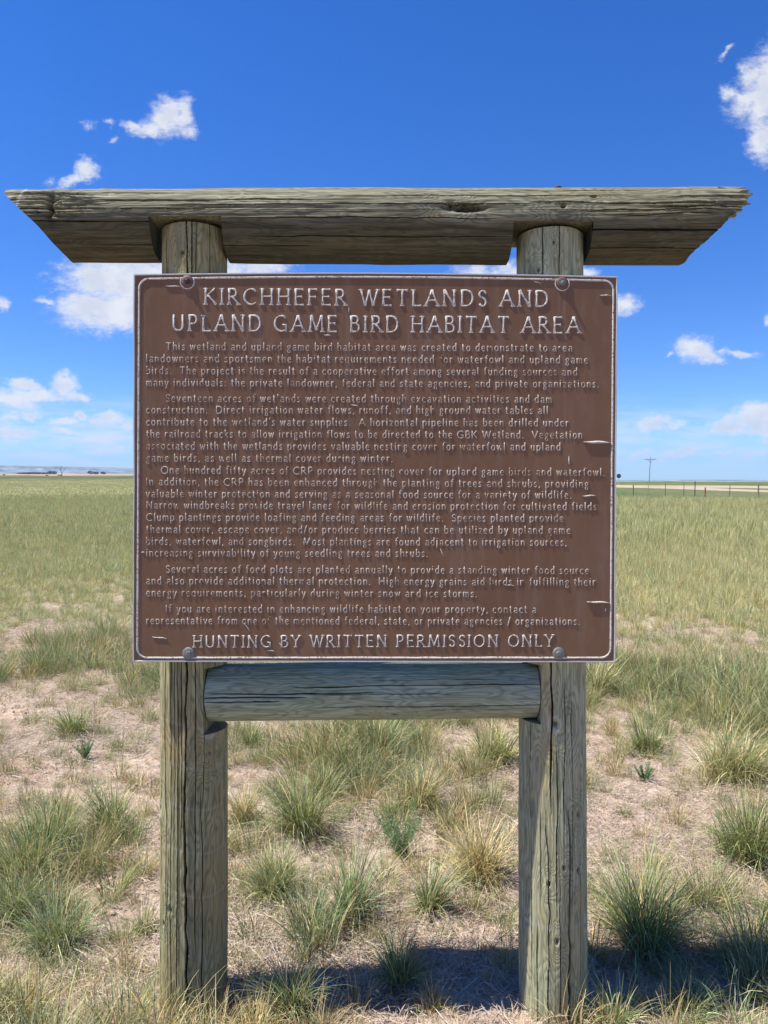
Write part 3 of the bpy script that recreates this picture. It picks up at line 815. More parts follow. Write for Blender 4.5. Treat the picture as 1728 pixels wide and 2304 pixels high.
def ar(cx, cy, rx, ry, a0, a1, n=9):
    return [(cx+rx*math.cos(R(a0+(a1-a0)*i/n)), cy+ry*math.sin(R(a0+(a1-a0)*i/n))) for i in range(n+1)]
CAP = {
 'A': (.84, [[(.02,0),(.42,1)], [(.42,1),(.82,0)], [(.17,.36),(.68,.36)]]),
 'B': (.62, [[(.08,0),(.08,1)], [(.08,1),(.3,1)]+ar(.3,.77,.22,.23,90,-90)+[(.08,.54)], [(.3,.54)]+ar(.32,.27,.27,.27,90,-90)+[(.08,0)]]),
 'C': (.82, [ar(.48,.5,.44,.5,48,312,14)]),
 'D': (.82, [[(.08,0),(.08,1)], [(.08,1),(.32,1)]+ar(.32,.5,.44,.5,90,-90,12)+[(.08,0)]]),
 'E': (.60, [[(.08,0),(.08,1)], [(.08,1),(.54,1)], [(.08,.53),(.47,.53)], [(.08,0),(.57,0)]]),
 'F': (.56, [[(.08,0),(.08,1)], [(.08,1),(.54,1)], [(.08,.52),(.46,.52)]]),
 'G': (.88, [ar(.48,.5,.44,.5,50,305,14), [(.78,0),(.78,.42),(.56,.42)]]),
 'H': (.80, [[(.08,0),(.08,1)], [(.70,0),(.70,1)], [(.08,.52),(.70,.52)]]),
 'I': (.20, [[(.10,0),(.10,1)]]),
 'K': (.76, [[(.08,0),(.08,1)], [(.66,1),(.10,.48)], [(.22,.58),(.74,0)]]),
 'L': (.58, [[(.08,0),(.08,1)], [(.08,0),(.56,0)]]),
 'M': (1.0, [[(.08,0),(.16,1)], [(.16,1),(.50,.12)], [(.50,.12),(.84,1)], [(.84,1),(.92,0)]]),
 'N': (.84, [[(.10,0),(.10,1)], [(.10,1),(.74,0)], [(.74,0),(.74,1)]]),
 'O': (.96, [ar(.48,.5,.43,.5,0,360,20)]),
 'P': (.60, [[(.08,0),(.08,1)], [(.08,1),(.3,1)]+ar(.3,.73,.24,.27,90,-90)+[(.08,.46)]]),
 'R': (.70, [[(.08,0),(.08,1)], [(.08,1),(.3,1)]+ar(.3,.75,.22,.25,90,-90)+[(.08,.50)], [(.28,.50),(.68,0)]]),
 'S': (.56, [[(.50,.84)]+ar(.29,.76,.20,.23,40,215,8)+[(.40,.48)]+ar(.29,.25,.21,.25,25,-150,8)]),
 'T': (.72, [[(.36,0),(.36,1)], [(.03,.99),(.69,.99)]]),
 'U': (.78, [[(.09,1),(.09,.32)]+ar(.39,.30,.30,.30,180,360,10)+[(.69,1)]]),
 'V': (.80, [[(.04,1),(.40,0)], [(.40,0),(.76,1)]]),
 'W': (1.16, [[(.04,1),(.32,0)], [(.32,0),(.58,.95)], [(.58,.95),(.84,0)], [(.84,0),(1.12,1)]]),
 'Y': (.74, [[(.03,1),(.37,.48)], [(.71,1),(.37,.48)], [(.37,.48),(.37,0)]]),
 ' ': (.42, []),
}
LOW = {
 'a': (.72, [[(.12,.84),(.34,1.0),(.56,.92),(.60,.72),(.60,.10),(.70,.0)], [(.60,.56),(.26,.50),(.07,.26),(.24,.0),(.44,.06),(.60,.24)]]),
 'b': (.76, [[(.10,1.55),(.10,.0)], [(.10,.70),(.36,1.0),(.62,.86),(.68,.48),(.56,.12),(.32,0),(.10,.08)]]),
 'c': (.66, [[(.60,.84),(.38,1.0),(.14,.82),(.07,.45),(.22,.08),(.44,0),(.62,.16)]]),
 'd': (.76, [[(.64,1.55),(.64,0)], [(.64,.80),(.40,1.0),(.14,.84),(.07,.45),(.20,.06),(.40,0),(.64,.26)]]),
 'e': (.70, [[(.08,.46),(.62,.60),(.56,.88),(.36,1.0),(.13,.82),(.07,.42),(.24,.04),(.44,0),(.64,.16)]]),
 'f': (.50, [[(.56,1.46),(.38,1.54),(.25,1.34),(.23,0)], [(.04,.97),(.48,.97)]]),
 'g': (.70, [[(.60,.96),(.32,1.0),(.10,.74),(.22,.42),(.46,.44),(.58,.72),(.52,.96)], [(.24,.42),(.12,.20),(.56,.08),(.58,-.28),(.34,-.46),(.08,-.34),(.16,-.04)]]),
 'h': (.74, [[(.10,1.55),(.10,0)], [(.10,.72),(.36,1.0),(.58,.88),(.62,.60),(.62,0)]]),
 'i': (.26, [[(.12,1.0),(.12,0)], [(.10,1.30),(.15,1.40)]]),
 'j': (.28, [[(.14,1.0),(.14,-.26),(.0,-.46)], [(.13,1.30),(.18,1.40)]]),
 'k': (.68, [[(.10,1.55),(.10,0)], [(.56,1.0),(.12,.50)], [(.22,.58),(.64,0)]]),
 'l': (.26, [[(.12,1.55),(.12,0)]]),
 'm': (1.08, [[(.10,1.0),(.10,0)], [(.10,.74),(.32,1.0),(.50,.86),(.53,0)], [(.53,.74),(.76,1.0),(.94,.86),(.96,0)]]),
 'n': (.74, [[(.10,1.0),(.10,0)], [(.10,.72),(.36,1.0),(.58,.88),(.62,.60),(.62,0)]]),
 'o': (.76, [ar(.37,.5,.30,.5,0,360,10)]),
 'p': (.76, [[(.10,1.0),(.10,-.50)], [(.10,.72),(.36,1.0),(.62,.86),(.68,.48),(.56,.12),(.32,0),(.10,.12)]]),
 'q': (.76, [[(.64,1.0),(.64,-.50)], [(.64,.86),(.40,1.0),(.14,.84),(.07,.45),(.20,.06),(.40,0),(.64,.26)]]),
 'r': (.50, [[(.10,1.0),(.10,0)], [(.10,.66),(.30,.98),(.48,.94)]]),
 's': (.58, [[(.50,.88),(.32,1.0),(.12,.86),(.16,.62),(.44,.42),(.50,.20),(.32,0),(.06,.12)]]),
 't': (.50, [[(.20,1.34),(.20,.18),(.32,0),(.48,.10)], [(.02,.96),(.46,.96)]]),
 'u': (.74, [[(.10,1.0),(.10,.30),(.24,.0),(.44,.06),(.62,.30)], [(.62,1.0),(.62,0)]]),
 'v': (.68, [[(.04,1.0),(.32,0)], [(.32,0),(.64,1.0)]]),
 'w': (.98, [[(.04,1.0),(.26,0)], [(.26,0),(.49,.94)], [(.49,.94),(.70,0)], [(.70,0),(.94,1.0)]]),
 'x': (.66, [[(.06,1.0),(.60,0)], [(.58,1.0),(.04,0)]]),
 'y': (.68, [[(.04,1.0),(.34,.04)], [(.64,1.0),(.30,-.22),(.08,-.48)]]),
 'z': (.64, [[(.08,.97),(.58,.97),(.08,.03),(.60,.03)]]),
 '.': (.24, [[(.10,.0),(.14,.08)]]), ',': (.24, [[(.14,.10),(.06,-.20)]]), ':': (.26, [[(.10,.05),(.14,.12)], [(.10,.80),(.14,.88)]]),
 "'": (.20, [[(.12,1.55),(.08,1.25)]]), '/': (.56, [[(.02,-.18),(.50,1.55)]]), ' ': (.46, []),
}
def text_line(txt, x0, x1, y0, y1, size, body, name, serif=False, seed=0):
    st_ = Strokes(); rr_ = random.Random(seed); outs = []
    gap = .34 if body else .30
    items = []; pos = 0
    for ch in txt:
        if body and not ch.isupper(): adv, G = LOW[ch]; k = 1.0
        else: adv, G = CAP[ch]; k = 1.42 if body else 1.0
        items.append((pos, k, G, ch)); pos += adv*k+gap*(1 if ch != ' ' else .6)
    W = pos-gap
    sx = (x1-x0)/W
    for (p0, k, G, ch) in items:
        jx, jy = rr_.uniform(-.02, .02), rr_.uniform(-.012, .012)
        ends = [q for pl_ in G for q in (pl_[0], pl_[-1])]
        if not body: st_ = Strokes()
        for pl_ in G:
            drop = body and rr_.random() < .03
            P = []
            for (a, b_) in pl_:
                X = x0+(p0+a*k+jx)*sx
                f_ = (X-x0)/(x1-x0); yb = y0+(y1-y0)*f_
                P.append((X, yb-(b_*k+jy)*size))
            P = np.array(P)
            if len(P) == 2: P = np.array([P[0], P[0]*.67+P[1]*.33, P[0]*.33+P[1]*.67, P[1]])
            d = np.gradient(P, axis=0); ang = np.arctan2(-d[:, 1], d[:, 0])
            pen = np.abs(np.sin(ang-R(25)))
            if body: wd = (.135+.10*pen)*size
            else: wd = (.062+.085*pen)*size
            if not body and len(pl_) == 2: wd = wd*np.array([1.45, .78, .78, 1.45])
            if drop: P = P[:max(2, len(P)-2)]; wd = wd[:len(P)]
            st_.add(P, wd, (.0012 if body else .0017)*(rr_.uniform(.82, 1.15)))
            if serif:
                for q, Pq in ((pl_[0], P[0]), (pl_[-1], P[-1])):
                    if (q[1] in (0, 1)) and sum(1 for e in ends if abs(e[0]-q[0])+abs(e[1]-q[1]) < .02) == 1 and len(pl_) == 2 and abs(pl_[0][0]-pl_[1][0]) < .45 and pl_[0][1] != pl_[1][1]:
                        L = .15*size
                        st_.add([(Pq[0]-L, Pq[1]+.01*size), (Pq[0], Pq[1]), (Pq[0]+L, Pq[1]+.01*size)], [.05*size, .085*size, .05*size], .0015)
                    if ch in 'EFTLCGS' and q[1] not in (0,) and pl_[0][1] == pl_[-1][1] and q[0] > .3 or (ch == 'T' and q[1] == .99):
                        L = .10*size; st_.add([(Pq[0], Pq[1]-L*.2), (Pq[0]+.02*size, Pq[1]+L)], [.07*size, .05*size], .0015)
        if not body and G: outs.append(st_.build('letter', white))
    if not body: return outs
    o = st_.build(name, worn); o['kind'] = 'stuff'
    return o
K_ = 1728/1659.0
HEAD = [("KIRCHHEFER WETLANDS AND", 441, 1184, 657, 662, 33.5), ("UPLAND GAME BIRD HABITAT AREA", 373, 1252, 714, 719, 33.5), ("HUNTING BY WRITTEN PERMISSION ONLY", 417, 1196, 1398, 1396, 24.5)]
for i, (t, a, b_, y0, y1, sz) in enumerate(HEAD):
    o = text_line(t, a*K_, b_*K_, y0*K_, y1*K_, sz*K_, False, 'heading_lettering', True, i)
BODY = [
 ("This wetland and upland game bird habitat area was created to demonstrate to area", 358, 1236, 756, 759),
 ("landowners and sportsmen the habitat requirements needed for waterfowl and upland game", 316, 1270, 782, 785),
 ("birds.  The project is the result of a cooperative effort among several funding sources and", 316, 1247, 808, 811),
 ("many individuals: the private landowner, federal and state agencies, and private organizations.", 316, 1293, 834, 837),
 ("Seventeen acres of wetlands were created through excavation activities and dam", 358, 1192, 868, 870),
 ("construction.  Direct irrigation water flows, runoff, and high ground water tables all", 316, 1184, 893, 894),
 ("contribute to the wetland's water supplies.  A horizontal pipeline has been drilled under", 316, 1228, 919, 921),
 ("the railroad tracks to allow irrigation flows to be directed to the GBK Wetland.  Vegetation", 316, 1258, 945, 947),
 ("associated with the wetlands provides valuable nesting cover for waterfowl and upland", 316, 1211, 971, 973),
 ("game birds, as well as thermal cover during winter.", 316, 848, 997, 998),
 ("One hundred fifty acres of CRP provides nesting cover for upland game birds and waterfowl.", 348, 1306, 1023, 1028),
 ("In addition, the CRP has been enhanced through the planting of trees and shrubs, providing", 316, 1271, 1048, 1053),
 ("valuable winter protection and serving as a seasonal food source for a variety of wildlife.", 316, 1234, 1074, 1077),
 ("Narrow windbreaks provide travel lanes for wildlife and erosion protection for cultivated fields.", 316, 1295, 1099, 1102),
 ("Clump plantings provide loafing and feeding areas for wildlife.  Species planted provide", 316, 1217, 1125, 1127),
 ("thermal cover, escape cover, and/or produce berries that can be utilized by upland game", 316, 1232, 1151, 1153),
 ("birds, waterfowl, and songbirds.  Most plantings are found adjacent to irrigation sources,", 316, 1224, 1177, 1179),
 ("increasing survivability of young seedling trees and shrubs.", 316, 924, 1202, 1203),
 ("Several acres of food plots are planted annually to provide a standing winter food source", 358, 1272, 1237, 1240),
 ("and also provide additional thermal protection.  High energy grains aid birds in fulfilling their", 316, 1286, 1262, 1265),
 ("energy requirements, particularly during winter snow and ice storms.", 316, 1030, 1288, 1290),
 ("If you are interested in enhancing wildlife habitat on your property, contact a", 358, 1158, 1323, 1324),
 ("representative from one of the mentioned federal, state, or private agencies / organizations.", 316, 1252, 1348, 1350),
]
for i, (t, a, b_, y0, y1) in enumerate(BODY):
    text_line(t, a*K_, b_*K_, y0*K_, y1*K_, 11.3, True, 'text_lettering', False, 20+i)

# raised border line with rounded corners, dipping round the two upper bolts
def build_border():
    s_ = Strokes()
    tl, tr, br, bl = (313, 627), (1380, 631), (1374, 1480), (309, 1480); rc = 22
    P = []
    def seg(a, b_, n, bow=0):
        for i in range(n):
            t = i/(n-1); P.append((a[0]+(b_[0]-a[0])*t, a[1]+(b_[1]-a[1])*t-bow*math.sin(PI*t)))
    seg((tl[0]+rc, tl[1]), (tr[0]-rc, tr[1]), 60, 6.0)
    P.extend([(tr[0]-rc+rc*math.sin(R(a)), tr[1]+rc-rc*math.cos(R(a))) for a in range(15, 90, 15)])
    seg((tr[0], tr[1]+rc), (br[0], br[1]-rc), 40)
    P.extend([(br[0]-rc+rc*math.cos(R(a)), br[1]-rc+rc*math.sin(R(a))) for a in range(15, 90, 15)])
    seg((br[0]-rc, br[1]), (bl[0]+rc, bl[1]), 50)
    P.extend([(bl[0]+rc-rc*math.sin(R(a)), bl[1]-rc+rc*math.cos(R(a))) for a in range(15, 90, 15)])
    seg((bl[0], bl[1]-rc), (tl[0], tl[1]+rc), 40)
    P.extend([(tl[0]+rc-rc*math.cos(R(a)), tl[1]+rc-rc*math.sin(R(a))) for a in range(15, 90, 15)])
    P.append(P[0]); P = np.array(P)
    P = P+np.stack([.5*fbm2(P[:, 1]*.05, P[:, 0]*.05, 2, 3), .5*fbm2(P[:, 0]*.05, P[:, 1]*.05, 3, 3)], -1)
    s_.add(P, 4.6+1.6*fbm2(P[:, 0]*.06, P[:, 1]*.06, 5, 3), .0018)
    return s_.build('border', white)
build_border()
def ring(cx, cy, r, a0, a1):
    s_ = Strokes(); P = [(cx+r*math.cos(R(a0+(a1-a0)*i/24)), cy+r*math.sin(R(a0+(a1-a0)*i/24))) for i in range(25)]
    s_.add(P, np.full(25, 3.0), .0022); return s_.build('bolt_ring', white)
ring(421.5, 634, 15.5, -25, 205); ring(1265, 638, 15.5, -25, 205)

# lifted paint flakes and cracks
FL = [(1312, 1374, 994, 996, 5.5, .003), (1320, 1371, 1354, 1356, 3.2, .003), (1349, 1374, 664, 665, 2.6, .002), (372, 407, 643, 645, 2.0, .0016), (343, 376, 1433, 1437, 2.0, .0014),
      (1310, 1340, 1116, 1115, 2.6, .0018), (1200, 1217, 632, 638, 2.0, .0014), (728, 744, 753, 755, 2.6, .0014), (599, 617, 1463, 1465, 2.6, .0016), (1135, 1157, 1315, 1318, 1.8, .0012), (318, 325, 1242, 1243, 2, .0012), (790, 806, 910, 914, 1.6, .001)]
for (a, b_, y0, y1, wd, hh) in FL:
    s_ = Strokes(); t = np.linspace(0, 1, 9)
    s_.add(np.stack([a+(b_-a)*t, y0+(y1-y0)*t+.6*np.sin(t*7)], -1), .6+wd*np.sin(PI*t)**1.2, hh); s_.build('paint_flake', white)
for (a, b_, y0, y1, wd) in [(1280, 1280.5, 1026, 1046, 2.4), (785, 785, 691, 703, 1.8), (549, 562, 1401, 1420, 1.6), (991, 998, 1235, 1252, 1.8), (1363, 1362, 1368, 1376, 3), (628, 634, 1446, 1454, 1.4)]:
    s_ = Strokes(); t = np.linspace(0, 1, 6); s_.add(np.stack([a+(b_-a)*t, y0+(y1-y0)*t], -1), .5+wd*np.sin(PI*t)**.7, .0014); s_.build('paint_flake', white)

def bolt(px, py, top, wash_mat, head_mat):
    c = sp_(px, py, 0); rw = 13.6/F*YS
    mb = MB(); mb.lathe(c, (0, -1, 0), [(-.001, rw), (.0018, rw), (.0026, rw*.95), (.0026, rw*.45)], 32)
    wsh = mb.build('washer', wash_mat, sign, True)
    hb_ = MB(); rh = .0078
    if top:   # bolt shank with a domed end standing well proud
        hb_.lathe(c, (.03, -1, -.03), [(.002, .0085), (.0045, .0085), (.0046, .0052), (.0085, .0052), (.0096, .0035)], 14)
    else:
        hb_.lathe(c, (0, -1, 0), [(.002, rh), (.0055, rh), (.0064, rh*.8)], 6)
    hb_.build('bolt', head_mat, sign, False)
bolt(421.5, 633, True, rust, simple('dark rusty bolt', (.07, .05, .045), .6, .4, .3, 90))
bolt(1265, 637, True, rust, steel)
bolt(424, 1470, False, steel, steel); bolt(1257, 1470, False, steel, steel)

# the stand and its panel lean back by a few degrees
from mathutils import Matrix
for o_, d_ in ((stand, .1085), (sign, .1035)):
    o_.matrix_world = Matrix.Translation((0, 0, H)) @ Matrix.Rotation(-PITCH, 4, 'X') @ Matrix.Translation((0, 0, d_-H)) @ Matrix.Translation(o_.location)

# ------------------------------------------------------------------ grass
def grass_material():
    m_, nt, b = mat_new('prairie grass blades')
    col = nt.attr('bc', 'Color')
    oi = nt.node('ShaderNodeObjectInfo').outputs['Random']
    g = nt.node('ShaderNodeNewGeometry').outputs['Position']
    n = nt.noise(g, 1.3, 3, .6)
    c = nt.mix(nt.m('MULTIPLY', nt.rng(n, .4, .7), .35), col, nt.mix(.5, col, (.36, .31, .17)))
    nt.l.new(c, b.inputs['Base Color'])
    b.inputs['Roughness'].default_value = .55; b.inputs['Specular IOR Level'].default_value = .3
    tr = nt.node('ShaderNodeBsdfTranslucent'); nt.l.new(nt.mix(.3, c, (.30, .34, .05)), tr.inputs['Color'])
    ms = nt.node('ShaderNodeMixShader'); ms.inputs[0].default_value = .28
    out = [q for q in m_.node_tree.nodes if q.type == 'OUTPUT_MATERIAL'][0]
    nt.l.new(b.outputs[0], ms.inputs[1]); nt.l.new(tr.outputs[0], ms.inputs[2]); nt.l.new(ms.outputs[0], out.inputs[0])
    return m_
gm = grass_material()
G1 = (.125, .205, .065); G2 = (.080, .150, .060); BG = (.175, .255, .155); ST = (.46, .37, .19); SP = (.56, .49, .30); BR = (.25, .18, .11); YG = (.250, .275, .090); OR = (.44, .29, .13)
PAL = {
 'green': [(G1, .42), (G2, .22), (YG, .16), (SP, .12), (BR, .08)],
 'blue': [(BG, .50), (G2, .18), (G1, .10), (SP, .14), (BR, .08)],
 'mixed': [(G1, .30), (BG, .22), (YG, .10), (SP, .18), (BR, .13), (ST, .07)],
 'straw': [(ST, .35), (SP, .30), (BR, .15), (G1, .12), (OR, .08)],
 'gold': [(OR, .28), (ST, .38), (SP, .20), (BR, .10), (G1, .04)],
 'pale': [(BG, .55), ((.24, .30, .19), .25), (SP, .12), (G1, .08)],
 'tall': [(YG, .22), (SP, .38), (G1, .22), (ST, .18)],
}
def blades(n, Ht, base, spread, pal, wd, rng, segs=5, bend=1.0, lean=.35, upright=0.0, gain=1.0):
    cols = np.array([c for c, _ in PAL[pal]]); wts = np.array([q for _, q in PAL[pal]]); wts = wts/wts.sum()
    ci = rng.choice(len(cols), n, p=wts); col = np.minimum(cols[ci]*(.50+1.05*rng.rand(n, 1)**1.3)*gain*(np.array([1, 1, .88]) if gain == 1 else np.array([1.08, 1.0, .84])), .8)
    phi = rng.rand(n)*2*PI; rb = base*np.sqrt(rng.rand(n))
    bx = rb*np.cos(phi); by = rb*np.sin(phi)
    phi = phi+rng.randn(n)*.7
    L = Ht*(.35+.75*rng.rand(n)**.8)
    a0 = np.abs(rng.randn(n))*lean*(rb/base+.35)
    bd = bend*(.2+1.5*rng.rand(n)**1.6)*(1-.5*upright)
    tw = rng.randn(n)*.9
    V = []; t = np.linspace(0, 1, segs+1)
    x = bx.copy(); y = by.copy(); z = np.full(n, -.015)
    for k, tk in enumerate(t):
        if k:
            a = a0+bd*(t[k-1]+.5/segs)**1.4
            st_ = L/segs
            x = x+st_*np.sin(a)*np.cos(phi); y = y+st_*np.sin(a)*np.sin(phi); z = z+st_*np.cos(a)
        wk = wd*(.7+.6*((ci*37 % 5)/5.0))*(1-tk**2.2*.94)*(.75+.5*tk*(1-tk)*2)
        sxn = -np.sin(phi+tw); syn = np.cos(phi+tw)
        V.append(np.stack([x-sxn*wk/2, y-syn*wk/2, np.maximum(z, .004)], -1)); V.append(np.stack([x+sxn*wk/2, y+syn*wk/2, np.maximum(z, .004)], -1))
    V = np.stack(V, 1)           # n, 2(segs+1), 3
    m_ = 2*(segs+1)
    q = np.array([[2*k, 2*k+1, 2*k+3, 2*k+2] for k in range(segs)])
    Q = (np.arange(n)[:, None, None]*m_+q[None]).reshape(-1, 4)
    tt = np.repeat(t, 2)[None, :, None]
    Cc = col[:, None, :]*(1-.0*tt)+0*tt
    tipc = np.array(SP)*.9
    dry = (rng.rand(n) < .5)[:, None, None]
    Cc = np.where(dry, Cc*(1-.55*tt**3)+tipc*.55*tt**3, Cc)
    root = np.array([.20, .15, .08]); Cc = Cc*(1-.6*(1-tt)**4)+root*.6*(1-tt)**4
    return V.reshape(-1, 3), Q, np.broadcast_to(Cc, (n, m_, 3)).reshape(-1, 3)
def merge(lst):
    V, Q, K = [], [], []; b_ = 0
    for v_, q_, c_ in lst: V.append(v_); Q.append(q_+b_); K.append(c_); b_ += len(v_)
    return np.vstack(V), np.vstack(Q), np.vstack(K)
def grass_obj(name, parts, link=True):
    V, Q, K = merge(parts)
    o = mesh_np(name, V, Q, gm, link=link)
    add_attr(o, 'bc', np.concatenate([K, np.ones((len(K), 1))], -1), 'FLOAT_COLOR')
    return o

def ground_at(px, py):
    a, b, c = ray(px, py); z_ = 0.0
    for _ in range(4):
        t = (H-z_)/(-c); x_, Y = a*t, b*t
        z_ = float(terrain(np.array([x_]), np.array([Y]))[0])
    return x_, Y, z_

# individual bunches that can be told apart in the foreground (display pixels of their foot, width, height)
GT = 'bunches of prairie grass in the foreground'
BUNCH = [
 (655,1800,190,210,'mixed',420,'large blue-green grass bunch behind the stand, seen left of centre between the posts'),
 (130,2050,190,180,'blue',360,'blue-green arching grass bunch at lower left beside the left post'),
 (60,1900,230,190,'mixed',380,'brownish green grass bunch at the left edge of the photo'),
 (245,1800,150,150,'green',240,'green grass bunch in the dry soil left of the left post'),
 (590,1935,130,150,'mixed',260,'low round grass bunch with brown base right of the left post'),
 (758,1985,110,240,'blue',230,'tall narrow grass bunch in the middle between the two posts'),
 (930,1960,120,170,'mixed',220,'grey-green grass bunch just left of the orange straw bunch'),
 (1030,1900,150,200,'gold',300,'upright orange straw bunch left of the right post'),
 (870,2130,100,150,'green',190,'small green bunch standing at the edge of the shadow'),
 (640,2190,130,240,'blue',230,'dark green upright bunch just right of the left post foot'),
 (1375,2045,210,280,'green',440,'large upright green bunch right of the right post at the shadow edge'),
 (1620,1865,210,230,'green',440,'large bright green arching bunch at the right edge'),
 (55,2215,190,170,'gold',330,'golden straw bunch in the lower left corner'),
 (190,2150,80,100,'straw',110,'small pale bunch between the golden bunch and left post'),
 (312,2010,70,90,'mixed',110,'small dark tuft right beside the left post'),
 (815,1640,150,130,'green',260,'fresh green bunch under the middle of the rail'),
 (1390,1620,130,120,'green',220,'green bunch under the lower right corner of the sign'),
 (160,1590,90,90,'green',150,'small green bunch on bare soil at upper left'),
 (910,1740,150,130,'straw',240,'dry brown bunch behind the feathery weed'),
 (1590,1685,180,180,'tall',280,'pale tall bunch growing above the bright green bunch at right'),
 (1500,2180,230,130,'blue',260,'sprawling dark bunch in the shadow right of the right post'),
 (540,1610,90,90,'green',150,'green bunch below the left end of the rail'),
 (1620,2110,180,120,'blue',220,'arching green bunch in the shadow near the right edge'),
 (1330,2215,150,190,'mixed',220,'green bunch rising against the foot of the right post'),
 (1470,2330,280,150,'green',260,'large bunch of long blades cut by the bottom edge at right'),
 (1640,2310,240,170,'mixed',260,'dark arching bunch filling the lower right corner'),
 (540,2245,200,150,'gold',300,'straw coloured bunch at the right of the left post foot'),
 (345,2310,150,110,'straw',240,'pale straw bunch cut by the bottom edge below the left post'),
 (690,2330,180,130,'blue',180,'green bunch at the bottom edge left of the shadow'),
 (985,2290,130,130,'gold',170,'small orange straw bunch at the bottom edge in the shadow'),
 (120,1840,190,170,'green',300,'green bunch with brown stems behind the blue-green one at left'),
 (20,1990,130,150,'blue',200,'blue-green bunch cut by the left edge'),
 (1700,2000,120,160,'green',180,'green bunch cut by the right edge above the shadow'),
 (1500,1960,120,110,'mixed',170,'low mixed bunch between the two large bunches at right'),
 (700,1720,130,110,'mixed',200,'low mixed bunch right behind the large blue-green bunch'),
 (1060,1640,150,120,'tall',260,'pale green bunch under the right end of the rail'),
 (520,1780,90,130,'straw',180,'dry brown bunch just right of the left post'),
 (1290,1500,110,150,'tall',170,'tall yellow-green bunch right of the right post below the sign'),
]
for k, (dx, dy, wpx, hpx, pal, n, lab) in enumerate(BUNCH):
    x_, y_, z_ = ground_at(dx*K_, dy*K_)
    sc = y_/F*K_; rng = np.random.RandomState(100+k)
    wdt, ht = wpx*sc, hpx*sc*(.84 if dy < 2150 else .70)
    n = int(n*1.5)
    bw = .0038 if y_ < 3.5 else .0046
    ld = rng.rand()*6.28; lk = .10+.30*rng.rand()
    prt = []
    ns = 3+rng.randint(0, 3)
    for q in range(ns):
        oa = rng.rand()*6.28; orr = wdt*.20*math.sqrt(rng.rand()) if q else 0; k_ = .45+.65*rng.rand() if q else 1.0
        for bl in (blades(int(n*.42*k_), ht*1.1*k_, wdt*.13, 0, pal, bw, rng, 6, 1.45, .36), blades(n//9, ht*.6*k_, wdt*.20, 0, ('mixed', 'straw')[rng.randint(2)], bw*.85, rng, 5, 1.7, .75),
                   blades(max(3, n//26), ht*1.35*k_, wdt*.10, 0, 'tall' if pal != 'gold' else 'gold', bw*.55, rng, 6, .6, .25)):
            v_ = bl[0]+np.array([orr*math.cos(oa), orr*math.sin(oa), 0]); hz_ = np.maximum(v_[:, 2], 0); v_[:, 0] += hz_**1.5*lk*2*math.cos(ld+q*.5); v_[:, 1] += hz_**1.5*lk*2*math.sin(ld+q*.5); prt.append((v_, bl[1], np.minimum(bl[2]*1.25, .8)))
    o = grass_obj('grass_bunch', prt); o.location = (x_, y_, z_-.005)
    tag(o, lab, 'grass bunch', GT)

# feathery weed (ferny, fresh green)
def weed(px, py, hpx, lab, seed):
    x_, y_, z_ = ground_at(px*K_, py*K_); ht = hpx*y_/F*K_; rng = np.random.RandomState(seed)
    V, Q, K = [], [], []; nb = 0
    for s_ in range(16):
        ph = rng.rand()*2*PI; ln = .15+.5*rng.rand(); Ls = ht*(.6+.5*rng.rand())
        for k in range(46):
            t = (k+1)/46; c = np.array([Ls*t*math.sin(ln)*math.cos(ph), Ls*t*math.sin(ln)*math.sin(ph), Ls*t*math.cos(ln)])
            for m_ in range(3):
                d = rng.randn(3); d[2] = abs(d[2])*.8; d /= np.linalg.norm(d); l_ = ht*.13*(1-t*.5)
                sd = np.cross(d, rng.randn(3)); sd /= np.linalg.norm(sd)
                V += [c-sd*.0008, c+sd*.0008, c+d*l_+sd*.0004, c+d*l_-sd*.0004]; Q.append((nb, nb+1, nb+2, nb+3)); nb += 4
                K += [np.array((.10, .21, .075))*(.7+.6*rng.rand())]*4
    o = grass_obj('feathery_weed', [(np.array(V), np.array(Q), np.array(K))]); o.location = (x_, y_, z_)
    return tag(o, lab, 'weed')
weed(868, 1850, 130, 'feathery fresh green weed among the bunches between the posts', 1)
weed(1392, 1690, 45, 'tiny feathery green weed on bare soil right of the right post', 2)
weed(185, 1640, 50, 'tiny feathery weed on dry soil left of the left post', 3)

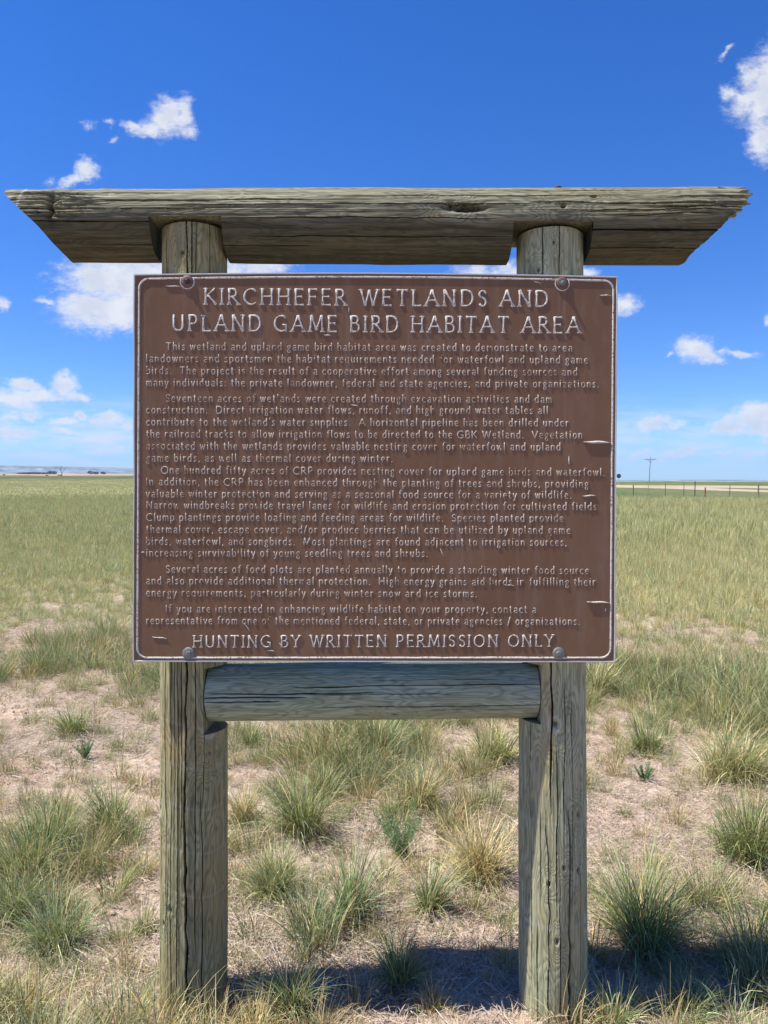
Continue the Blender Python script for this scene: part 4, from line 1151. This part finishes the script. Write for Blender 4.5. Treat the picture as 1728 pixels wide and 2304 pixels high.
# scattered stuff: variants live in collections outside the scene, instanced by geometry nodes
def variants(name, builders):
    col = bpy.data.collections.new(name)
    for i, parts in enumerate(builders):
        o = parts if isinstance(parts, bpy.types.Object) else grass_obj('%s_%02d' % (name, i), parts, link=False)
        col.objects.link(o)
    return col
def scatter(name, label, pts, rot, scl, idx, col):
    me = bpy.data.meshes.new(name); me.vertices.add(len(pts)); me.vertices.foreach_set('co', np.asarray(pts, np.float32).ravel()); me.update()
    o = bpy.data.objects.new(name, me); C.objects.link(o)
    rot = np.asarray(rot); 
    if rot.ndim == 1: rot = np.stack([rot*0, rot*0, rot], -1)
    scl = np.asarray(scl)
    if scl.ndim == 1: scl = np.stack([scl]*3, -1)
    add_attr(o, 'rot', rot, 'FLOAT_VECTOR'); add_attr(o, 'scl', scl, 'FLOAT_VECTOR'); add_attr(o, 'idx', idx, 'INT')
    ng = bpy.data.node_groups.new(name, 'GeometryNodeTree')
    ng.interface.new_socket('Geometry', in_out='INPUT', socket_type='NodeSocketGeometry')
    ng.interface.new_socket('Geometry', in_out='OUTPUT', socket_type='NodeSocketGeometry')
    N = ng.nodes; L = ng.links
    gi = N.new('NodeGroupInput'); go = N.new('NodeGroupOutput'); ip = N.new('GeometryNodeInstanceOnPoints'); ci = N.new('GeometryNodeCollectionInfo')
    ci.inputs['Collection'].default_value = col; ci.inputs['Separate Children'].default_value = True; ci.inputs['Reset Children'].default_value = True
    def na(nm, ty):
        q = N.new('GeometryNodeInputNamedAttribute'); q.data_type = ty; q.inputs['Name'].default_value = nm; return q.outputs['Attribute']
    L.new(gi.outputs[0], ip.inputs['Points']); L.new(ci.outputs[0], ip.inputs['Instance']); ip.inputs['Pick Instance'].default_value = True
    L.new(na('idx', 'INT'), ip.inputs['Instance Index']); L.new(na('rot', 'FLOAT_VECTOR'), ip.inputs['Rotation']); L.new(na('scl', 'FLOAT_VECTOR'), ip.inputs['Scale'])
    L.new(ip.outputs[0], go.inputs[0])
    md = o.modifiers.new('scatter', 'NODES'); md.node_group = ng
    return tag(o, label, kind='stuff')

def sample(n, r0, r1, half=33, power=1.0, seed=0):
    rng = np.random.RandomState(seed)
    uu = rng.rand(n)
    r = (r0**power+(r1**power-r0**power)*uu)**(1/power); a = np.radians((rng.rand(n)*2-1)*half)
    return r*np.sin(a), r*np.cos(a), rng
def place(x_, y_): return np.stack([x_, y_, terrain(x_, y_)], -1)

rg = np.random.RandomState(3)
# near small tufts
near_v = variants('near_tuft', [[blades(80, .22, .055, 0, p_, .0034, rg, 5, 1.25, .42, gain=1.2), blades(20, .13, .09, 0, 'straw', .0022, rg, 4, 1.8, .8), blades(8, .30, .03, 0, 'tall', .0017, rg, 5, .8, .3)] for p_ in ('green', 'blue', 'pale', 'straw', 'mixed', 'pale', 'blue', 'green', 'pale', 'green')])
xx, yy, rng = sample(17000, 1.4, 7.8, 36, 1.9, 5)
cv = cover(xx, yy); kp = rng.rand(len(xx)) < (.17+.83*cv**1.3)*(1-.72*sstep(np.hypot(xx, yy), 4.6, 7.6)); xx, yy, cv = xx[kp], yy[kp], cv[kp]
kp = ~((np.abs(xx-wx(437, YP)) < .10) & (np.abs(yy-YP) < .10) | (np.abs(xx-wx(1245, YP)) < .10) & (np.abs(yy-YP) < .10)); xx, yy, cv = xx[kp], yy[kp], cv[kp]
n = len(xx)
gi_ = np.where(rng.rand(n) < .35*(1-cv), 3, rng.randint(0, 10, n))
scatter('grass_tufts', 'small grass tufts on the dry soil around the sign', place(xx, yy), rng.rand(n)*6.28, (.30+1.0*rng.rand(n)**2.2)*(.60+.80*cv), gi_, near_v)

# wispy middling bunches filling the ground between the large ones
fill_v = variants('wispy_bunch', [[blades(190, .30, .075, 0, p_, .0034, rg, 6, 1.2, .38), blades(60, .20, .13, 0, 'straw', .002, rg, 5, 1.7, .8), blades(12, .42, .05, 0, 'tall', .0016, rg, 6, .7, .3)] for p_ in ('green', 'blue', 'mixed', 'straw', 'mixed', 'green', 'blue')])
xx, yy, rng = sample(520, 1.7, 7.5, 34, 1.8, 55)
cv = cover(xx, yy); kp = (rng.rand(len(xx)) < cv**1.5) & ~((np.abs(np.abs(xx)-.52) < .16) & (np.abs(yy-YP) < .17)); xx, yy, cv = xx[kp], yy[kp], cv[kp]; n = len(xx)
scatter('wispy_grass', 'wispy grass between the larger bunches', place(xx, yy), rng.rand(n)*6.28, .45+.65*rng.rand(n), rng.randint(0, 7, n), fill_v)

# dry litter lying on the soil
def litter_patch(rng, n=420, rad=.27):
    V, Q, K = [], [], []
    for i in range(n):
        a = rng.rand()*2*PI; rr_ = rad*math.sqrt(rng.rand()); c = np.array([rr_*math.cos(a), rr_*math.sin(a), .002+.022*rng.rand()**2])
        d = rng.rand()*2*PI; L = .006+.036*rng.rand()**2; dv = np.array([math.cos(d), math.sin(d), rng.randn()*.16]); nv = np.array([-math.sin(d), math.cos(d), rng.randn()*.5]); nv /= np.linalg.norm(nv)
        wv = .0004+.0007*rng.rand()**1.5; md = c+nv*L*.10*rng.randn()+np.array([0, 0, .004*rng.rand()])
        b_ = len(V)
        V += [c-dv*L-nv*wv, c-dv*L+nv*wv, md-nv*wv, md+nv*wv, c+dv*L-nv*wv*.4, c+dv*L+nv*wv*.4]
        Q += [(b_, b_+1, b_+3, b_+2), (b_+2, b_+3, b_+5, b_+4)]
        col = [np.array((.62, .50, .40)), np.array((.52, .40, .32)), np.array((.70, .60, .51)), np.array((.24, .165, .12))][rng.choice(4, p=[.36, .27, .20, .17])]*(.75+.35*rng.rand())
        K += [col]*6
    V = np.array(V); V[:, 2] = np.maximum(V[:, 2], .001)
    return V, np.array(Q), np.array(K)
lit_v = variants('litter', [[litter_patch(np.random.RandomState(60+i))] for i in range(8)])
xx, yy, rng = sample(3000, 1.5, 9.5, 36, 1.6, 6)
kp = rng.rand(len(xx)) < .18+.75*sstep(fbm2(xx*1.7+4, yy*1.7, 49, 3), -.12, .22); xx, yy = xx[kp], yy[kp]; n = len(xx)
pp = place(xx, yy); 
tl_ = np.stack([rng.randn(n)*.02, rng.randn(n)*.02, rng.rand(n)*6.28], -1)
scatter('straw_litter', 'dead straw lying on the soil', pp, tl_, .8+.5*rng.rand(n), rng.randint(0, 8, n), lit_v)

# clods
def clod(seed):
    rng = np.random.RandomState(seed); V = []; n1_, n2_ = 5, 8
    for i in range(n1_+1):
        for j in range(n2_):
            a = PI*i/n1_; b_ = 2*PI*j/n2_; k = 1+.5*(rng.rand()-.5); V.append((math.sin(a)*math.cos(b_)*k, math.sin(a)*math.sin(b_)*k*.8, math.cos(a)*.55*k))
    o = mesh_np('clod_%02d' % seed, np.array(V), grid_quads(n1_+1, n2_)[:, ::-1], clodm, link=False); return o
clodm = simple('dry soil clod', (.42, .30, .22), .95, var=.2, scale=8, bump=.4)
clod_v = variants('clod', [clod(i) for i in range(6)])
xx, yy, rng = sample(16000, 1.6, 8.5, 36, 1.8, 9)
kp = rng.rand(len(xx)) < .10+.9*sstep(fbm2(xx*.8+9, yy*.8, 77, 3), .02, .25)+.5*np.exp(-((xx+2.0)/.6)**2-((yy-4.0)/.9)**2)
xx, yy = xx[kp], yy[kp]; n = len(xx)
scatter('soil_clods', 'small dry clods of soil', place(xx, yy), rng.rand(n, 3)*6.28, .004+.014*rng.rand(n)**2.2, rng.randint(0, 6, n), clod_v)

# middle distance
mid_v = variants('mid_tuft', [[blades(80, .30, .12, 0, p_, .0058, rg, 4, 1.1, .5, gain=1.55), blades(9, .46, .08, 0, 'tall', .0045, rg, 4, .5, .3, gain=1.35)] for p_ in ('green', 'mixed', 'pale', 'green', 'mixed', 'tall', 'pale', 'straw')])
xx, yy, rng = sample(17000, 4.4, 19, 32, 1.3, 15)
cv = cover(xx, yy); cv = np.maximum(cv, .75*sstep(np.hypot(xx, yy), 12, 20)); rq = np.hypot(xx, yy); kp = rng.rand(len(xx)) < np.maximum(.80*cv**1.6, .26*sstep(rq, 4.6, 7)+.50*sstep(rq, 7.3, 9)); xx, yy = xx[kp], yy[kp]; n = len(xx)
rt = sstep(np.degrees(np.arctan2(xx, yy)), 0, 16)
ii = rng.randint(0, 7, n); ii = np.where(rng.rand(n) < .10+.30*rt, 5, ii); ii = np.where(rng.rand(n) < .14, 7, ii)
scatter('prairie_grass', 'prairie grass in the middle distance', place(xx, yy), rng.rand(n)*6.28, (.24+.20*sstep(np.hypot(xx, yy), 7.2, 8.8)+.40*rng.rand(n)**1.8+.13*np.clip(fbm2(xx*.6, yy*.25, 88, 3), -.5, .8))*(.85+.35*rt)*(.72+.28*sstep(np.hypot(xx, yy), 6, 13)), ii, mid_v)

far_v = variants('far_tuft', [[blades(90, .30, .34, 0, p_, .010, rg, 3, 1.2, .6, gain=1.5), blades(14, .50, .32, 0, 'tall', .008, rg, 3, .4, .2, gain=1.3)] for p_ in ('green', 'mixed', 'pale', 'green', 'tall', 'mixed', 'pale')])
xx, yy, rng = sample(25500, 12, 60, 31, 1.1, 25); n = len(xx)
rt = sstep(np.degrees(np.arctan2(xx, yy)), 0, 16)
kp = (np.hypot(xx, yy) < 56); xx, yy, rt = xx[kp], yy[kp], rt[kp]; n = len(xx)
ii = rng.randint(0, 7, n); ii = np.where(rng.rand(n) < .25*rt, 4, ii)
scatter('prairie_grass', 'prairie grass thinning out towards the fields', place(xx, yy), rng.rand(n)*6.28, (.42+.5*rng.rand(n))*(.8+.35*rt)*(.6+.4*sstep(np.hypot(xx, yy), 12, 20)), ii, far_v)
xx, yy, rng = sample(9000, 50, 300, 31, 1.0, 28)
az = np.degrees(np.arctan2(xx, yy)); kp = az < 4; xx, yy = xx[kp], yy[kp]; n = len(xx)
scatter('prairie_grass', 'prairie grass in the left distance', place(xx, yy), rng.rand(n)*6.28, np.stack([1.8+rng.rand(n), 1.8+rng.rand(n), .55+.3*rng.rand(n)], -1), rng.randint(0, 7, n), far_v)

# ------------------------------------------------------------------ fence, pole, road sign on the right
tpost = simple('dark green steel fence post', (.12, .14, .11), .7, .2, .2, 20)
oldwood = simple('grey fence wood', (.20, .17, .13), .9, var=.2, scale=8)
rustpost = simple('rusty fence post', (.22, .10, .06), .85, .1, .2, 10)
wirem = simple('galvanised fence wire', (.20, .20, .19), .6, .6, .1, 5)
FP = [(1424, 62, .95, 'w'), (1459.5, 60, 1.1, 'y'), (1496.8, 58, 1.15, 't'), (1538.5, 56.5, 1.15, 't'), (1563.5, 55, 1.30, 'T'), (1586, 54, .85, 'r'), (1642, 52.5, 1.05, 't'), (1705.5, 51, 1.15, 'w'), (1790, 48, 1.1, 't')]
fx = [( (p_[0]-CX)/F*p_[1], p_[1]) for p_ in FP]
fence = empty('wire_fence', (fx[4][0], fx[4][1], 0), 'low wire fence on thin steel posts at the far edge of the grass', 'fence')
FO = np.array(fence.location)
yellowish = simple('pale yellow marker post', (.50, .45, .20), .8, var=.1, scale=5)
for (px, d, hh, kd), (x_, y_) in zip(FP, fx):
    zg = float(terrain(np.array([x_]), np.array([y_]))[0]); mb = MB()
    ww = .040 if kd in 'tTy' else .055
    if kd == 'T': ww = .065
    b0 = np.array([x_, y_, zg-.3])-FO; t1 = np.array([x_+.02, y_, zg+hh])-FO
    if kd in 'wr': mb.tube([b0, (b0+t1)/2+np.array([.01, 0, 0]), t1], [ww, ww*.95, ww*.85], 7)
    else:
        mb.box((b0[0]-ww/2, b0[1]-.006, b0[2]), (b0[0]+ww/2, b0[1]+.006, t1[2])); mb.box((b0[0]-.006, b0[1]+.006, b0[2]), (b0[0]+.006, b0[1]+.045, t1[2]-.01))
    o = mb.build('post', {'w': oldwood, 'r': rustpost, 'y': yellowish}.get(kd, tpost), fence)
for hh in (.35, .62, .90):
    pts = []
    for (x_, y_) in fx:
        pts.append(np.array([x_, y_-.03, float(terrain(np.array([x_]), np.array([y_]))[0])+hh])-FO)
    MB().tube(pts, .004, 5).build('wire', wirem, fence)

px_, d_ = 1461, 245
x_ = (px_-CX)/F*d_; zg = float(terrain(np.array([x_]), np.array([d_*1.0]))[0])
pole = empty('utility_pole', (x_, d_, zg), 'tall brown wooden utility pole with a single crossarm standing beyond the road', 'utility pole')
pm = simple('reddish creosoted pole wood', (.30, .17, .12), .85, var=.2, scale=2)
ph = 11.4
hp = H+(CY-1029)/F*d_-zg
MB().tube([(-.2, 0, -1), (0, 0, hp*.5), (.18, 0, hp)], [.13, .11, .085], 12).build('shaft', pm, pole)
MB().box((-1.75, -.24, hp-.80), (2.05, -.12, hp-.65)).build('crossarm', pm, pole)
for sx_ in (-.75, 1.05):
    MB().tube([(.15, -.2, hp-1.75), (sx_, -.2, hp-.86)], .035, 6).build('brace', pm, pole)
ins = simple('grey porcelain insulator', (.32, .32, .33), .4)
for sx_ in (-1.6, -.9, 1.2, 1.9): MB().lathe((sx_, -.18, hp-.62), (0, 0, 1), [(0, .04), (.06, .09), (.12, .05), (.2, .07), (.24, .03)], 10).build('insulator', ins, pole)

d_ = 140; x_ = (1391.5-CX)/F*d_; zg = float(terrain(np.array([x_]), np.array([float(d_)]))[0])
rsn = empty('round_road_sign', (x_, d_, zg), 'small round dark road sign on a pale post beside the right edge of the panel', 'road sign')
hc = H+(CY-1071)/F*d_-zg
MB().tube([(0, 0, -.3), (0, 0, hc+.3)], .05, 8).build('post', simple('pale galvanised post', (.5, .5, .48), .6), rsn)
MB().lathe((0, -.07, hc), (0, 1, 0), [(0, .42), (.012, .42)], 28).build('disc', simple('dark grey sign back', (.12, .14, .13), .6), rsn)

# ------------------------------------------------------------------ far left: bare tree, cattle, shelterbelts
def far_pt(px, d): x_ = (px-CX)/F*d; return x_, d, float(terrain(np.array([x_]), np.array([float(d)]))[0])
tx, ty, tz = far_pt(140, 800)
tree = empty('bare_tree', (tx, ty, tz), 'lone bare tree with forked trunk on the left horizon', 'tree')
bark = simple('dark grey bark', (.10, .085, .075), .9, var=.2, scale=1)
rt_ = random.Random(4)
MB().tube([(.3, 0, -.5), (.15, 0, 2.0), (-.5, 0, 4.2)], [.42, .34, .28], 9).build('trunk', bark, tree)
cr = MB()
def branch(p_, d_, L, r_, dep):
    p1 = p_+d_*L*.5+np.array([rt_.uniform(-.1, .1), rt_.uniform(-.1, .1), 0])*L*.4; p2 = p_+d_*L
    cr.tube([p_, p1, p2], [r_, r_*.8, r_*.5], 5)
    if dep:
        for k in range(3):
            nd = d_+np.array([rt_.uniform(-.8, .8), rt_.uniform(-.8, .8), rt_.uniform(-.1, .6)]); nd /= np.linalg.norm(nd)
            branch(p_+d_*L*rt_.uniform(.5, 1), nd, L*rt_.uniform(.5, .75), r_*.5, dep-1)
branch(np.array([-.5, 0, 4.1]), np.array([-.35, 0, .94]), 4.4, .24, 3)
branch(np.array([-.1, 0, 3.3]), np.array([.62, .1, .78]), 4.0, .20, 3)
branch(np.array([-.4, 0, 4.0]), np.array([.15, .2, .95]), 3.2, .15, 3)
cr.build('crown', bark, tree)

def cow(px, d, col, lab, flip=1):
    x_, y_, z_ = far_pt(px, d)
    o = empty('cow', (x_, y_, z_), lab, 'cow', 'cattle grazing on the left horizon')
    m_ = {'b': cow_b, 'r': cow_r}[col]
    b_ = MB().tube([(-1.05, 0, 1.10), (-.95, 0, 1.08), (-.4, 0, .98), (.25, 0, .98), (.75, 0, 1.10), (1.05, 0, 1.22)], [.16, .34, .40, .40, .33, .17], 12)
    b_.tube([(.95, 0, 1.22), (1.30, 0, 1.02), (1.5, 0, .72), (1.62, 0, .52)], [.20, .15, .15, .08], 9)
    for sx_, sy_ in ((-.82, .2), (-.78, -.2), (.62, .19), (.66, -.19)): b_.tube([(sx_, sy_, .95), (sx_+.04, sy_, .5), (sx_, sy_, 0)], [.13, .075, .06], 7)
    b_.tube([(-1.08, 0, 1.2), (-1.2, 0, .8), (-1.18, 0, .45)], [.04, .025, .04], 5)
    q = b_.build('body', m_, o, True); o.scale = (flip*1.15, 1.15, 1.15)
cow_b = simple('black cattle hide', (.03, .025, .022), .8); cow_r = simple('red brown cattle hide', (.17, .065, .035), .8)
cow(10, 790, 'b', 'black cow at the far left edge of the photo'); cow(107, 780, 'b', 'dark cow grazing left of the bare tree', -1)
cow(133, 770, 'r', 'red-brown cow just left of the bare tree foot'); cow(137.5, 775, 'r', 'red-brown cow at the foot of the bare tree', -1)

def leafy(n, sx_, sy_, sz_, rng, size):
    c = rng.rand(n, 3)*2-1; c = c[(c**2).sum(1) < 1]; n = len(c); c = c*np.array([sx_, sy_, sz_])+np.array([0, 0, sz_])
    a = rng.randn(n, 3); a /= np.linalg.norm(a, axis=1)[:, None]; b_ = np.cross(a, rng.randn(n, 3)); b_ /= np.linalg.norm(b_, axis=1)[:, None]
    V = np.stack([c-a*size, c-b_*size, c+a*size, c+b_*size], 1).reshape(-1, 3); return V, np.arange(n*4).reshape(-1, 4)
leafm = simple('dark distant foliage', (.045, .065, .035), .9, var=.3, scale=.3)
GR = 'distant trees on the left horizon'
labs = ['leafmost distant tree clump', 'round distant tree just left of the bare tree', 'dark distant tree close to the bare tree', 'low distant tree midway between bare tree and sign', 'distant tree right of the low one near the sign', 'small distant tree nearest the sign edge']
labs[0] = 'low distant tree at the end of the dark windbreak'
for (px, wd, ht), lb in zip([(101, 26, 7), (114, 24, 12), (123, 20, 11), (205, 26, 13), (217, 20, 10), (233, 18, 9)], labs):
    x_, y_, z_ = far_pt(px, 2600); rng = np.random.RandomState(int(px))
    t = empty('distant_tree', (x_, y_, z_), lb, 'tree', GR)
    V, Q = leafy(500, wd/2, 8, ht/2, rng, 1.2); mesh_np('crown', V, Q, leafm, t); MB().tube([(0, 0, -2), (0, 0, ht*.7)], .5, 6).build('trunk', bark, t)
x_, y_, z_ = far_pt(72, 2700); rng = np.random.RandomState(9)
V, Q = leafy(2600, 58, 6, 3.4, rng, 1.3)
wb = mesh_np('windbreak', V, Q, leafm); wb.location = (x_, y_, z_); tag(wb, 'long dark windbreak hedge on the left horizon', 'hedge')
